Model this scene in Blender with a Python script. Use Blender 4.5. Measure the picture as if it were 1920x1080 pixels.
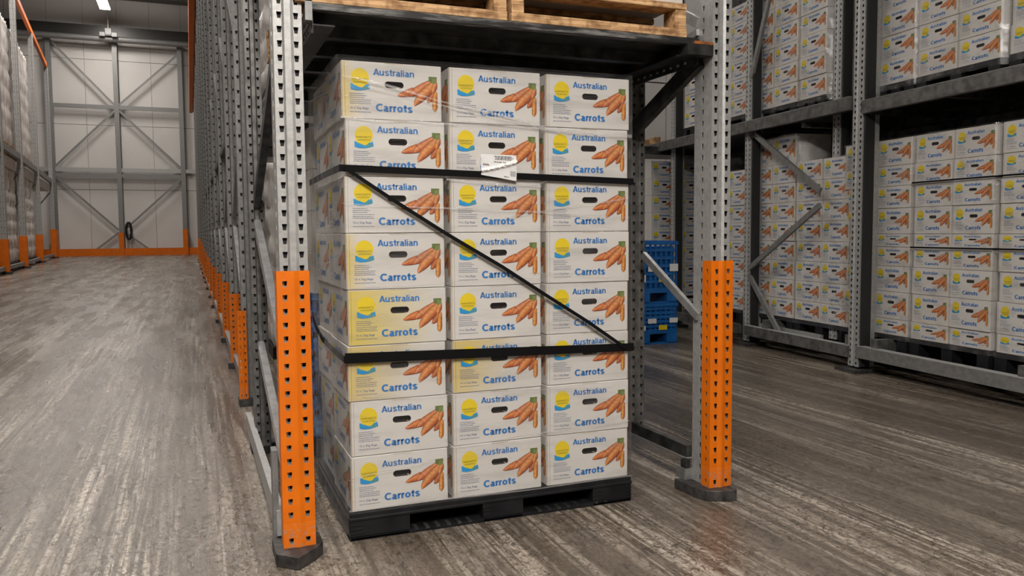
import bpy, bmesh, math, random
from mathutils import Matrix, Vector
random.seed(7)
C = bpy.context.scene.collection
sc = bpy.context.scene
for o in list(bpy.data.objects): bpy.data.objects.remove(o)

# ------------------------------------------------------------------ camera
cam_d = bpy.data.cameras.new('camera'); cam = bpy.data.objects.new('camera', cam_d); C.objects.link(cam)
cam_d.sensor_width = 36; cam_d.lens = 36 * 1517.24 / 1920; cam_d.clip_end = 300; cam_d.clip_start = .05
R3 = Matrix(((0.92953838, 0.03267908, -0.36727439), (-0.36864162, 0.0611346, -0.92755912), (-0.00785861, 0.99759443, 0.06887382)))
cam.matrix_world = Matrix.Translation((0, 0, 1.2)) @ R3.to_4x4()
sc.camera = cam
# ------------------------------------------------------------------ world, exposure
w = bpy.data.worlds.new('world'); sc.world = w; w.use_nodes = True
w.node_tree.nodes['Background'].inputs[0].default_value = (1.0, .95, .9, 1)
w.node_tree.nodes['Background'].inputs[1].default_value = .06
sc.view_settings.view_transform = 'Standard'; sc.view_settings.look = 'None'
sc.view_settings.gamma = 1; sc.view_settings.exposure = 0; sc.view_settings.use_curve_mapping = False
sc.cycles.max_bounces = 6; sc.cycles.diffuse_bounces = 3; sc.cycles.glossy_bounces = 3
sc.cycles.transparent_max_bounces = 12; sc.cycles.caustics_reflective = False; sc.cycles.caustics_refractive = False
sc.cycles.sample_clamp_indirect = 4
sc.cycles.use_denoising = True
# lamps: (name x y z  length  power  visible fixture)
LAMPS = [(-3.98, 49.3, 13.7, 230), (-3.9, 41, 13.7, 420), (-3.9, 32, 13.7, 480), (-3.9, 23, 13.7, 420), (-3.4, 14, 13.0, 360),
         (-3.0, 7, 10.5, 150), (-2.6, .5, 7.5, 90), (-.1, -1.3, 4.3, 330), (4.0, 3.0, 11.5, 12), (8.0, 11.0, 11.5, 90)]  # the low lamp by the viewpoint is an added key light

# ------------------------------------------------------------------ materials
def mat(name, col, rough=.6, metal=0, noise=None, bump=0, scale=20, stretch=(1, 1, 1), emit=0, spec=None, col2=None, detail=4, lo=.35, hi=.65, coord='Object'):
    m = bpy.data.materials.new(name); m.use_nodes = True; nt = m.node_tree; b = nt.nodes['Principled BSDF']
    b.inputs['Base Color'].default_value = (*col, 1); b.inputs['Roughness'].default_value = rough; b.inputs['Metallic'].default_value = metal
    if spec is not None: b.inputs['Specular IOR Level'].default_value = spec
    if emit: b.inputs['Emission Color'].default_value = (1, .96, .9, 1); b.inputs['Emission Strength'].default_value = emit
    if col2 or bump:
        tc = nt.nodes.new('ShaderNodeTexCoord'); mp = nt.nodes.new('ShaderNodeMapping'); mp.inputs['Scale'].default_value = stretch
        nt.links.new(tc.outputs[coord], mp.inputs['Vector'])
        n = nt.nodes.new('ShaderNodeTexNoise'); n.inputs['Scale'].default_value = scale; n.inputs['Detail'].default_value = detail
        nt.links.new(mp.outputs[0], n.inputs['Vector'])
        if col2:
            r = nt.nodes.new('ShaderNodeValToRGB'); r.color_ramp.elements[0].position = lo; r.color_ramp.elements[1].position = hi
            r.color_ramp.elements[0].color = (*col, 1); r.color_ramp.elements[1].color = (*col2, 1)
            nt.links.new(n.outputs['Fac'], r.inputs[0]); nt.links.new(r.outputs[0], b.inputs['Base Color'])
        if bump:
            bm_ = nt.nodes.new('ShaderNodeBump'); bm_.inputs['Strength'].default_value = bump; bm_.inputs['Distance'].default_value = .01
            nt.links.new(n.outputs['Fac'], bm_.inputs['Height']); nt.links.new(bm_.outputs[0], b.inputs['Normal'])
    return m

GALV = mat('galvanised_steel', (.40, .40, .395), .48, .45, col2=(.50, .50, .49), scale=45, detail=6, bump=.06)
SCUFFST = mat('scuffed_black_steel', (.03, .03, .03), .5, .3, col2=(.30, .29, .28), scale=9, detail=8, lo=.45, hi=.75, stretch=(1, 6, 6))
GALVD = mat('dull_galvanised_steel', (.22, .22, .218), .5, .5, col2=(.30, .295, .285), scale=30, detail=6)
BRACE = mat('bright_zinc_steel', (.45, .45, .45), .32, .7, col2=(.62, .62, .62), scale=18)
DARKST = mat('dark_oiled_steel', (.025, .025, .026), .4, .5, col2=(.09, .088, .085), scale=14, detail=6)
ORANGE = mat('orange_paint', (.80, .175, .002), .5, 0, col2=(.70, .145, .002), scale=6, spec=.35)
SCUFF = mat('scuffed_orange_paint', (.78, .17, .003), .5, 0, col2=(.40, .24, .16), scale=60, detail=6, lo=.52, hi=.68)
RUST = mat('rusty_orange_paint', (.42, .13, .02), .6, 0, col2=(.10, .04, .02), scale=30)
FOOT = mat('black_foot_plate', (.022, .021, .021), .55, .2, col2=(.075, .07, .068), scale=30)
CARTON = mat('white_carton_board', (.66, .635, .60), .55, 0, col2=(.70, .675, .645), scale=3, bump=.03)
CARTON2 = mat('creamy_carton_board', (.64, .60, .55), .6, 0, col2=(.69, .66, .62), scale=4, bump=.03)
EDGE = mat('raw_board_edge', (.52, .40, .24), .8)
HOLE = mat('carton_shade_dark', (.03, .022, .018), .9)  # near-black stands in for shade inside hand holes and along folds
INK = mat('blue_ink', (.026, .19, .52), .5)
SMALL = mat('grey_blue_small_print', (.25, .28, .38), .5)
SUNM = mat('yellow_ink', (.80, .60, .01), .5)
SUNT = mat('olive_ink', (.22, .20, .03), .5)
WAVE = mat('sea_blue_ink', (.008, .27, .68), .5, 0, col2=(.02, .33, .55), scale=30)
BLACKP = mat('black_plastic', (.006, .0065, .008), .5, 0, col2=(.014, .014, .016), scale=12, spec=.3)
STRAP = mat('black_webbing', (.004, .004, .0045), .75, 0, spec=.15)
BLUEP = mat('blue_plastic', (.005, .10, .36), .35, 0, col2=(.012, .15, .45), scale=9)
BLUEW = mat('blue_wrapped_plastic', (.02, .13, .40), .25, 0, col2=(.22, .42, .68), scale=9, stretch=(1, 1, 3), lo=.5, hi=.75, bump=.5)
LABEL = mat('white_label_paper', (.80, .80, .80), .35)
LABELG = mat('grey_label_print', (.14, .14, .14), .6)
WALLW = mat('white_insulated_panel', (.70, .67, .645), .45, 0, col2=(.74, .71, .685), scale=.6)
WALLG = mat('grey_cladding', (.19, .175, .165), .7, 0, col2=(.22, .205, .19), scale=.5)
CEIL = mat('ribbed_grey_ceiling', (.22, .20, .185), .6, 0, col2=(.27, .25, .23), scale=.5)
RIB = mat('roof_rib_shaded', (.09, .083, .076), .6, 0, col2=(.12, .11, .10), scale=.5)  # darker than the ceiling, stands in for its shaded bands
LAMPG = mat('grey_lamp_housing', (.30, .30, .30), .4)
BEAMC = mat('dark_ceiling_steel', (.055, .053, .05), .4, .5)
WHITEL = mat('white_lamp_housing', (.75, .75, .75), .4)
GLOW = mat('lamp_diffuser', (1, 1, 1), .4, emit=30)
RUBBER = mat('black_hose_rubber', (.01, .01, .01), .6)

def wood_mat():
    m = bpy.data.materials.new('rough_pallet_timber'); m.use_nodes = True; nt = m.node_tree; b = nt.nodes['Principled BSDF']
    tc = nt.nodes.new('ShaderNodeTexCoord'); mp = nt.nodes.new('ShaderNodeMapping'); mp.inputs['Scale'].default_value = (3, 40, 40)
    n = nt.nodes.new('ShaderNodeTexNoise'); n.inputs['Scale'].default_value = 2.5; n.inputs['Detail'].default_value = 8; n.inputs['Distortion'].default_value = .6
    n2 = nt.nodes.new('ShaderNodeTexNoise'); n2.inputs['Scale'].default_value = 22; n2.inputs['Detail'].default_value = 5
    r = nt.nodes.new('ShaderNodeValToRGB'); r.color_ramp.elements[0].position = .3; r.color_ramp.elements[1].position = .7
    r.color_ramp.elements[0].color = (.34, .17, .07, 1); r.color_ramp.elements[1].color = (.80, .52, .27, 1)
    mx = nt.nodes.new('ShaderNodeMix'); mx.data_type = 'RGBA'; mx.blend_type = 'MULTIPLY'; mx.inputs[0].default_value = .7
    r2 = nt.nodes.new('ShaderNodeValToRGB'); r2.color_ramp.elements[0].position = .38; r2.color_ramp.elements[1].position = .55
    r2.color_ramp.elements[0].color = (.35, .27, .2, 1)
    L = nt.links.new
    L(tc.outputs['Object'], mp.inputs[0]); L(mp.outputs[0], n.inputs['Vector']); L(tc.outputs['Object'], n2.inputs['Vector'])
    L(n.outputs[0], r.inputs[0]); L(n2.outputs[0], r2.inputs[0]); L(r.outputs[0], mx.inputs[6]); L(r2.outputs[0], mx.inputs[7]); L(mx.outputs[2], b.inputs['Base Color'])
    b.inputs['Roughness'].default_value = .8
    bp = nt.nodes.new('ShaderNodeBump'); bp.inputs['Strength'].default_value = .5; bp.inputs['Distance'].default_value = .004
    L(n.outputs[0], bp.inputs['Height']); L(bp.outputs[0], b.inputs['Normal'])
    return m
WOOD = wood_mat()

def stained(name, x_lo, x_hi, strong, top=0.0):
    # old juice stain of its own, over the left part of the print face
    m = bpy.data.materials.new(name); m.use_nodes = True; nt = m.node_tree; b = nt.nodes['Principled BSDF']; L = nt.links.new
    tc = nt.nodes.new('ShaderNodeTexCoord'); sp = nt.nodes.new('ShaderNodeSeparateXYZ'); L(tc.outputs['Object'], sp.inputs[0])
    n = nt.nodes.new('ShaderNodeTexNoise'); n.inputs['Scale'].default_value = 6; L(tc.outputs['Object'], n.inputs['Vector'])
    a = nt.nodes.new('ShaderNodeMath'); a.operation = 'MULTIPLY_ADD'; L(n.outputs[0], a.inputs[0]); a.inputs[1].default_value = .16; L(sp.outputs['X'], a.inputs[2])
    z = nt.nodes.new('ShaderNodeMath'); z.operation = 'MULTIPLY_ADD'; L(sp.outputs['Z'], z.inputs[0]); z.inputs[1].default_value = -top; L(a.outputs[0], z.inputs[2])
    mr = nt.nodes.new('ShaderNodeMapRange'); mr.inputs['From Min'].default_value = x_lo + .08; mr.inputs['From Max'].default_value = x_hi + .08; L(z.outputs[0], mr.inputs['Value'])
    r = nt.nodes.new('ShaderNodeValToRGB'); e = r.color_ramp.elements
    e[0].position = 0; e[1].position = 1; e[0].color = (*strong, 1); e[1].color = (.66, .635, .60, 1)
    L(mr.outputs[0], r.inputs[0]); L(r.outputs[0], b.inputs['Base Color']); b.inputs['Roughness'].default_value = .55
    return m
STAINS = [stained('deep_yellow_stained_board', -.16, .16, (.68, .54, .13)), stained('yellow_stained_board', -.22, .02, (.66, .52, .20), .5), stained('edge_stained_board', -.21, -.13, (.68, .54, .20))]

def carrot_mat():
    m = bpy.data.materials.new('carrot_photo_print'); m.use_nodes = True; nt = m.node_tree; b = nt.nodes['Principled BSDF']; L = nt.links.new
    a = nt.nodes.new('ShaderNodeAttribute'); a.attribute_name = 'ink'
    tc = nt.nodes.new('ShaderNodeTexCoord'); n = nt.nodes.new('ShaderNodeTexNoise'); n.inputs['Scale'].default_value = 90; L(tc.outputs['Object'], n.inputs['Vector'])
    r = nt.nodes.new('ShaderNodeValToRGB'); r.color_ramp.elements[0].position = .3; r.color_ramp.elements[1].position = .65; r.color_ramp.elements[0].color = (.72, .66, .6, 1)
    mx = nt.nodes.new('ShaderNodeMix'); mx.data_type = 'RGBA'; mx.blend_type = 'MULTIPLY'; mx.inputs[0].default_value = 1
    L(n.outputs[0], r.inputs[0]); L(a.outputs['Color'], mx.inputs[6]); L(r.outputs[0], mx.inputs[7]); L(mx.outputs[2], b.inputs['Base Color'])
    b.inputs['Roughness'].default_value = .5
    return m
CARROT = carrot_mat()

def floor_mat():
    m = bpy.data.materials.new('worn_concrete'); m.use_nodes = True; nt = m.node_tree; b = nt.nodes['Principled BSDF']; L = nt.links.new
    tc = nt.nodes.new('ShaderNodeTexCoord')
    def noise(sx, sy, scale, detail=6, rough=.6, dist=0):
        mp = nt.nodes.new('ShaderNodeMapping'); mp.inputs['Scale'].default_value = (sx, sy, 1); L(tc.outputs['Object'], mp.inputs[0])
        n = nt.nodes.new('ShaderNodeTexNoise'); n.inputs['Scale'].default_value = scale; n.inputs['Detail'].default_value = detail
        n.inputs['Roughness'].default_value = rough; n.inputs['Distortion'].default_value = dist; L(mp.outputs[0], n.inputs['Vector']); return n.outputs[0]
    def ramp(v, p0, p1, c0=(0, 0, 0), c1=(1, 1, 1)):
        r = nt.nodes.new('ShaderNodeValToRGB'); r.color_ramp.elements[0].position = p0; r.color_ramp.elements[1].position = p1
        r.color_ramp.elements[0].color = (*c0, 1); r.color_ramp.elements[1].color = (*c1, 1); L(v, r.inputs[0]); return r.outputs[0]
    def mix(f, a, c, mode='MIX'):
        x = nt.nodes.new('ShaderNodeMix'); x.data_type = 'RGBA'; x.blend_type = mode
        if isinstance(f, float): x.inputs[0].default_value = f
        else: L(f, x.inputs[0])
        for k, v in ((6, a), (7, c)):
            if isinstance(v, tuple): x.inputs[k].default_value = (*v, 1)
            else: L(v, x.inputs[k])
        return x.outputs[2]
    base = ramp(noise(1, .35, 1.1, 6), .3, .7, (.062, .050, .039), (.175, .145, .117))
    fine = ramp(noise(1, .5, 45, 6, .75, 1.5), .35, .65, (.36, .34, .32), (1.35, 1.3, 1.22))
    base = mix(1.0, base, fine, 'MULTIPLY')
    # chalky scrape marks that run along the lanes
    track = noise(3.2, .16, 1.0, 3)
    scr = noise(17, .38, 1.6, 8, .72, .5)
    mul = nt.nodes.new('ShaderNodeMath'); mul.operation = 'MULTIPLY'
    L(ramp(track, .40, .62), mul.inputs[0]); L(ramp(scr, .44, .58), mul.inputs[1])
    brk = nt.nodes.new('ShaderNodeMath'); brk.operation = 'MULTIPLY'; L(mul.outputs[0], brk.inputs[0]); L(ramp(noise(1, .7, 38, 6, .75, 1.2), .40, .54), brk.inputs[1])
    col = mix(brk.outputs[0], base, (.54, .475, .40))
    # squiggly surface cracks, broken by noise
    v = nt.nodes.new('ShaderNodeTexVoronoi'); v.feature = 'DISTANCE_TO_EDGE'; v.inputs['Scale'].default_value = 16
    mpv = nt.nodes.new('ShaderNodeMapping'); mpv.inputs['Scale'].default_value = (1.5, .9, 1)
    nz = nt.nodes.new('ShaderNodeTexNoise'); nz.inputs['Scale'].default_value = 9; nz.inputs['Detail'].default_value = 3
    L(tc.outputs['Object'], nz.inputs['Vector']); va = nt.nodes.new('ShaderNodeVectorMath'); va.operation = 'MULTIPLY_ADD'
    L(nz.outputs['Color'], va.inputs[0]); va.inputs[1].default_value = (.16, .16, 0); L(tc.outputs['Object'], va.inputs[2])
    L(va.outputs[0], mpv.inputs[0]); L(mpv.outputs[0], v.inputs['Vector'])
    cr = ramp(v.outputs[0], .012, .05, (.42, .40, .38), (1, 1, 1))
    crm = mix(ramp(noise(1, 1, 2.2, 3), .42, .6), (1, 1, 1), cr)
    col = mix(1.0, col, crm, 'MULTIPLY')
    L(col, b.inputs['Base Color'])
    rr = nt.nodes.new('ShaderNodeMapRange'); L(noise(2.5, .4, 1.6, 5), rr.inputs['Value']); rr.inputs['From Min'].default_value = .3; rr.inputs['From Max'].default_value = .7
    rr.inputs['To Min'].default_value = .17; rr.inputs['To Max'].default_value = .38; L(rr.outputs[0], b.inputs['Roughness'])
    b.inputs['Specular IOR Level'].default_value = .6
    bp = nt.nodes.new('ShaderNodeBump'); bp.inputs['Strength'].default_value = .22; bp.inputs['Distance'].default_value = .003
    L(fine, bp.inputs['Height']); L(bp.outputs[0], b.inputs['Normal'])
    return m
FLOOR = floor_mat()

def film(name, base=.05, streak=.3, edge=.5, scale=(1.2, 1.2, 9), white=.35, pow_=3.0, tone=.72):
    m = bpy.data.materials.new(name); m.use_nodes = True; nt = m.node_tree; L = nt.links.new
    nt.nodes.remove(nt.nodes['Principled BSDF']); out = nt.nodes['Material Output']
    tr = nt.nodes.new('ShaderNodeBsdfTransparent'); gl = nt.nodes.new('ShaderNodeBsdfGlossy'); df = nt.nodes.new('ShaderNodeBsdfDiffuse')
    gl.inputs['Roughness'].default_value = .16; gl.inputs['Color'].default_value = (.9, .9, .92, 1); df.inputs['Color'].default_value = (tone, tone * .98, tone * .98, 1)
    m1 = nt.nodes.new('ShaderNodeMixShader'); m1.inputs[0].default_value = white; L(gl.outputs[0], m1.inputs[1]); L(df.outputs[0], m1.inputs[2])
    tc = nt.nodes.new('ShaderNodeTexCoord'); mp = nt.nodes.new('ShaderNodeMapping'); mp.inputs['Scale'].default_value = scale; mp.inputs['Rotation'].default_value = (0, .12, 0)
    L(tc.outputs['Object'], mp.inputs[0]); n = nt.nodes.new('ShaderNodeTexNoise'); n.inputs['Scale'].default_value = 2.2; n.inputs['Detail'].default_value = 7; n.inputs['Roughness'].default_value = .65
    L(mp.outputs[0], n.inputs['Vector'])
    mr = nt.nodes.new('ShaderNodeMapRange'); L(n.outputs[0], mr.inputs['Value']); mr.inputs['From Min'].default_value = .5; mr.inputs['From Max'].default_value = .85; mr.inputs['To Max'].default_value = streak
    lw = nt.nodes.new('ShaderNodeLayerWeight'); lw.inputs['Blend'].default_value = .5
    pw = nt.nodes.new('ShaderNodeMath'); pw.operation = 'POWER'; L(lw.outputs['Facing'], pw.inputs[0]); pw.inputs[1].default_value = pow_
    ml = nt.nodes.new('ShaderNodeMath'); ml.operation = 'MULTIPLY_ADD'; L(pw.outputs[0], ml.inputs[0]); ml.inputs[1].default_value = edge; L(mr.outputs[0], ml.inputs[2])
    ad = nt.nodes.new('ShaderNodeMath'); ad.operation = 'ADD'; ad.use_clamp = True; L(ml.outputs[0], ad.inputs[0]); ad.inputs[1].default_value = base
    bp = nt.nodes.new('ShaderNodeBump'); bp.inputs['Strength'].default_value = .6; bp.inputs['Distance'].default_value = .01; L(n.outputs[0], bp.inputs['Height'])
    L(bp.outputs[0], gl.inputs['Normal']); L(bp.outputs[0], df.inputs['Normal'])
    m2 = nt.nodes.new('ShaderNodeMixShader'); L(ad.outputs[0], m2.inputs[0]); L(tr.outputs[0], m2.inputs[1]); L(m1.outputs[0], m2.inputs[2])
    L(m2.outputs[0], out.inputs['Surface'])
    return m
FILM = film('clear_stretch_film')
FILMS = film('creased_stretch_film', .13, .75, .22, (7, 4, 2.2), .55, 2, .42)
FOLD = film('folded_stretch_film', .38, .3, .2, (2, 2, 30), .75)
FILMR = film('dusty_stretch_film', .06, .5, .3, (3, 3, 5), .3)
WRAPW = mat('milky_wrapped_goods', (.58, .53, .50), .28, 0, col2=(.90, .88, .86), scale=2.2, stretch=(6, 6, 1), bump=.9, detail=8)

SHADE = mat('post_shade_dark', (.02, .02, .02), .7, .1)  # near-black used as painted shade in and beside the posts
RAIL = mat('dark_grey_rail_steel', (.10, .098, .095), .45, .5, col2=(.21, .205, .195), scale=16, detail=8)  # darker mottled grey for rails and rear uprights
# ------------------------------------------------------------------ mesh builder
class MB:
    def __init__(s): s.v = []; s.f = []; s.m = []; s.mats = []; s.col = []
    def mi(s, m):
        if m not in s.mats: s.mats.append(m)
        return s.mats.index(m)
    def poly(s, pts, m):
        n = len(s.v); s.v += [tuple(p) for p in pts]; s.f.append(tuple(range(n, n + len(pts)))); s.m.append(s.mi(m)); return s
    def hexa(s, p, m):   # 8 corners: bottom 0-3, top 4-7
        n = len(s.v); s.v += [tuple(q) for q in p]
        for f in ((3, 2, 1, 0), (4, 5, 6, 7), (0, 1, 5, 4), (1, 2, 6, 5), (2, 3, 7, 6), (3, 0, 4, 7)):
            s.f.append(tuple(n + i for i in f)); s.m.append(s.mi(m))
        return s
    def box(s, x0, x1, y0, y1, z0, z1, m):
        return s.hexa([(x0, y0, z0), (x1, y0, z0), (x1, y1, z0), (x0, y1, z0), (x0, y0, z1), (x1, y0, z1), (x1, y1, z1), (x0, y1, z1)], m)
    def bar(s, p, q, w_, h_, m, side=None):  # rectangular bar from p to q; side = width direction
        p = Vector(p); q = Vector(q); d = (q - p).normalized()
        a = Vector(side) if side else (d.cross(Vector((0, 0, 1))) if abs(d.z) < .95 else Vector((1, 0, 0)))
        a = (a - d * a.dot(d)).normalized(); b = d.cross(a); a = a * w_ / 2; b = b * h_ / 2
        return s.hexa([p - a - b, p + a - b, q + a - b, q - a - b, p - a + b, p + a + b, q + a + b, q - a + b], m)
    def prism(s, pts, z0, z1, m, z1b=None):
        n = len(s.v); k = len(pts); s.v += [(x, y, z0) for x, y in pts] + [(x, y, z1) for x, y in pts]
        s.f.append(tuple(range(n + k - 1, n - 1, -1))); s.m.append(s.mi(m)); s.f.append(tuple(range(n + k, n + 2 * k))); s.m.append(s.mi(m))
        for i in range(k):
            j = (i + 1) % k; s.f.append((n + i, n + j, n + k + j, n + k + i)); s.m.append(s.mi(m))
        return s
    def tube(s, pts, r, m, k=8):
        n = len(s.v)
        for i, p in enumerate(pts):
            p = Vector(p); d = (Vector(pts[min(i + 1, len(pts) - 1)]) - Vector(pts[max(i - 1, 0)])).normalized()
            a = d.cross(Vector((0, 0, 1))); a = a.normalized() if a.length > .01 else Vector((1, 0, 0)); b = d.cross(a)
            for j in range(k): t = j * 2 * math.pi / k; s.v.append(tuple(p + (a * math.cos(t) + b * math.sin(t)) * r))
        for i in range(len(pts) - 1):
            for j in range(k):
                s.f.append((n + i * k + j, n + i * k + (j + 1) % k, n + (i + 1) * k + (j + 1) % k, n + (i + 1) * k + j)); s.m.append(s.mi(m))
        return s
    def perf(s, path, holed, z0, z1, m, pitch=.05, hh=.02, wall=.003, phase=0):
        """folded sheet: plan path, listed segments carry a column of slots"""
        rows = int((z1 - z0 - .02) / pitch)
        for i in range(len(path) - 1):
            a = Vector((*path[i], 0)); b = Vector((*path[i + 1], 0))
            q = lambda u, z: (a.x + (b.x - a.x) * u, a.y + (b.y - a.y) * u, z)
            if i not in holed: s.poly([q(0, z0), q(1, z0), q(1, z1), q(0, z1)], m); continue
            d = (b - a).normalized(); nrm = Vector((-d.y, d.x, 0)) * wall
            z = z0
            for r in range(rows):
                h0 = z0 + .018 + r * pitch + phase; h1 = h0 + hh
                s.poly([q(0, z), q(1, z), q(1, h0), q(0, h0)], m)
                c = [q(.18, h0), q(.82, h0), q(1, h1), q(0, h1)]   # slightly tapered slot
                s.poly([q(0, h0), c[0], c[3]], m); s.poly([c[1], q(1, h0), c[2]], m)
                for k in range(4):
                    p0 = Vector(c[k]); p1 = Vector(c[(k + 1) % 4]); s.poly([p0, p1, p1 + nrm, p0 + nrm], m)
                z = h1
            s.poly([q(0, z), q(1, z), q(1, z1), q(0, z1)], m)
        return s
    def mesh(s, name, bevel=0, smooth=False):
        me = bpy.data.meshes.new(name); me.from_pydata(s.v, [], s.f)
        for m in s.mats: me.materials.append(m)
        me.polygons.foreach_set('material_index', s.m)
        if smooth: me.polygons.foreach_set('use_smooth', [True] * len(s.f))
        me.update(); return me
    def build(s, name, parent=None, loc=None, rz=0, bevel=0, smooth=False, base=False):
        if base and loc is None:   # origin at the bottom centre
            xs = [v[0] for v in s.v]; ys = [v[1] for v in s.v]; zs = [v[2] for v in s.v]
            c = Vector(((min(xs) + max(xs)) / 2, (min(ys) + max(ys)) / 2, min(zs)))
            s.v = [tuple(Vector(v) - c) for v in s.v]; loc = c
        o = link(name, s.mesh(name, smooth=smooth), parent, loc, rz)
        if bevel:
            b = o.modifiers.new('bevel', 'BEVEL'); b.width = bevel; b.segments = 2; b.limit_method = 'ANGLE'
        return o

def link(name, me, parent=None, loc=None, rz=0):
    o = bpy.data.objects.new(name, me); C.objects.link(o)
    if loc is not None: o.location = loc
    o.rotation_euler = (0, 0, rz)
    if parent: o.parent = parent
    return o
def tag(o, label=None, cat=None, group=None, kind=None):
    if label: o['label'] = label
    if cat: o['category'] = cat
    if group: o['group'] = group
    if kind: o['kind'] = kind
    return o
def empty(name, loc=(0, 0, 0), rz=0): return link(name, None, None, loc, rz)
def copy_tree(o, parent=None):
    c = o.copy(); C.objects.link(c); c.parent = parent
    for ch in list(o.children): copy_tree(ch, c)
    return c
def kids(o): return list(o.children)

# right rack frame: s along the rack (towards the camera), d into the rack
KR = .10; UN = math.hypot(KR, 1); U = Vector((-KR / UN, -1 / UN, 0)); N = Vector((1 / UN, -KR / UN, 0)); O5 = Vector((5.2, 5.27, 0))
RZ = math.atan2(U.y, U.x)
def rk(s_, d_, z_=0): return O5 + U * s_ + N * d_ + Vector((0, 0, z_))

# ================================================================== SETTING
tag(MB().box(-12, 14, -12, 54, -.2, 0, FLOOR).build('floor'), kind='structure')
# ceiling: ribbed sheets across the aisle and deep purlins
ce = tag(MB().box(-12, 14, -12, 54.2, 15.2, 15.4, CEIL).build('ceiling'), kind='structure')
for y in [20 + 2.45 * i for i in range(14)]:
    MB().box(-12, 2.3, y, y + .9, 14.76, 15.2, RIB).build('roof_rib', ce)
for y in (53.3, 43.6, 33.2):
    tag(MB().box(-11.8, 2.3, y, y + .35, 12.75 if y > 50 else 14.45, 13.35 if y > 50 else 14.74, BEAMC).build('trim_%d' % (1 + int(y < 50) + int(y < 40))), kind='structure')
tag(MB().box(-12, -11.8, -12, 54, 0, 15.2, WALLG).build('wall_left'), kind='structure')
tag(MB().box(13.8, 14, -12, 54, 0, 15.2, WALLG).build('wall_right'), kind='structure')
tag(MB().box(-12, 14, -12.2, -12, 0, 15.2, WALLG).build('wall_behind'), kind='structure')
# far wall of insulated panels
wf = tag(MB().box(-12, 14, 54.05, 54.3, 0, 15.2, WALLG).build('wall_far'), kind='structure')
pz = [0, 3.9, 7.7, 11.5, 15.2]; px_ = [-11.9, -9.4, -7.3, -5.45, -3.65, -1.9, -.15, 1.6]
for i in range(7):
    for j in range(4):
        MB().box(px_[i] + .008, px_[i + 1] - .008, 53.95, 54.05, pz[j] + .012, pz[j + 1] - .012, WALLW).build('panel', wf)
# inner back wall behind the cross lanes
wb = tag(MB().box(2.6, 14, 13.05, 13.3, 0, 15.2, WALLG).build('wall_back'), kind='structure')
for i in range(10):
    for j in range(4):
        MB().box(2.6 + i * 1.12 + .006, 2.6 + (i + 1) * 1.12 - .006, 12.95, 13.05, pz[j] + .012, pz[j + 1] - .012, WALLW).build('panel', wb)
tag(MB().box(2.45, 2.6, 13.0, 54, 0, 15.2, WALLG).build('wall_middle'), kind='structure')

# steel wind frame in front of the far wall
fr = empty('wall_frame', (-3.7, 53.6, 0)); tag(fr, 'grey steel cross-braced frame standing against the white far wall', 'wall frame')
def fpart(name, mb): o = mb.build(name, fr); o.location = (3.7, -53.6, 0); return o
COLX = (-7.25, -3.8, -.28)
for x in COLX:
    fpart('column', MB().box(x - .13, x + .13, 53.45, 53.5, 0, 12.6, GALVD).box(x - .13, x + .13, 53.72, 53.77, 0, 12.6, GALVD).box(x - .03, x + .03, 53.5, 53.72, 0, 12.6, GALVD))
for z, x0, x1 in ((5.05, -11, 1), (4.72, -7.2, -.3), (8.72, -7.2, -.3)):
    fpart('rail', MB().box(x0, x1, 53.5, 53.62, z - .11, z + .11, GALV if z == 5.05 else GALVD))
for (xa, za), (xb, zb) in [((-7.1, 12.35), (-3.9, 8.85)), ((-.4, 12.0), (-3.7, 8.85)), ((-7.15, 5.2), (-3.9, 8.55)), ((-.35, 5.2), (-3.7, 8.55)),
                           ((-7.15, 4.65), (-3.95, 1.5)), ((-.35, 4.65), (-3.65, 1.5)), ((-3.95, 1.35), (-5.2, .35)), ((-3.6, 1.35), (-2.35, .35))]:
    fpart('diagonal_brace', MB().bar((xa, 53.56, za), (xb, 53.56, zb), .08, .11, GALVD))
# orange kerb and column guards
kb = MB()
for a, b in ((-12, -7.4), (-7.12, -3.93), (-3.67, -.41), (-.15, .5)): kb.box(a, b, 53.2, 53.42, .0, .42, ORANGE)
tag(kb.build('kerb_rail', base=True), 'low orange kerb rail along the foot of the far white wall', 'kerb')
for x, h, t in ((-7.25, 1.55, 'left'), (-3.8, 1.35, 'middle'), (-.28, 1.55, 'right')):
    g = MB().box(x - .14, x + .14, 53.02, 53.06, .0, h, ORANGE).box(x - .14, x - .1, 53.06, 53.35, 0, h, ORANGE).box(x + .1, x + .14, 53.06, 53.35, 0, h, ORANGE)
    tag(g.build('column_guard', base=True), 'orange guard on the %s column of the far wall frame' % t, 'guard', 'guards on the far wall columns')
hs = MB(); pts = [(-3.4 + .14 * math.cos(t), 53.3, 1.45 + .5 * math.sin(t)) for t in [i * .45 for i in range(24)]]
hs.tube(pts, .075, RUBBER); tag(hs.build('hose_coil', base=True), 'black coiled hose hanging beside the middle column of the far wall', 'hose')

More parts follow.
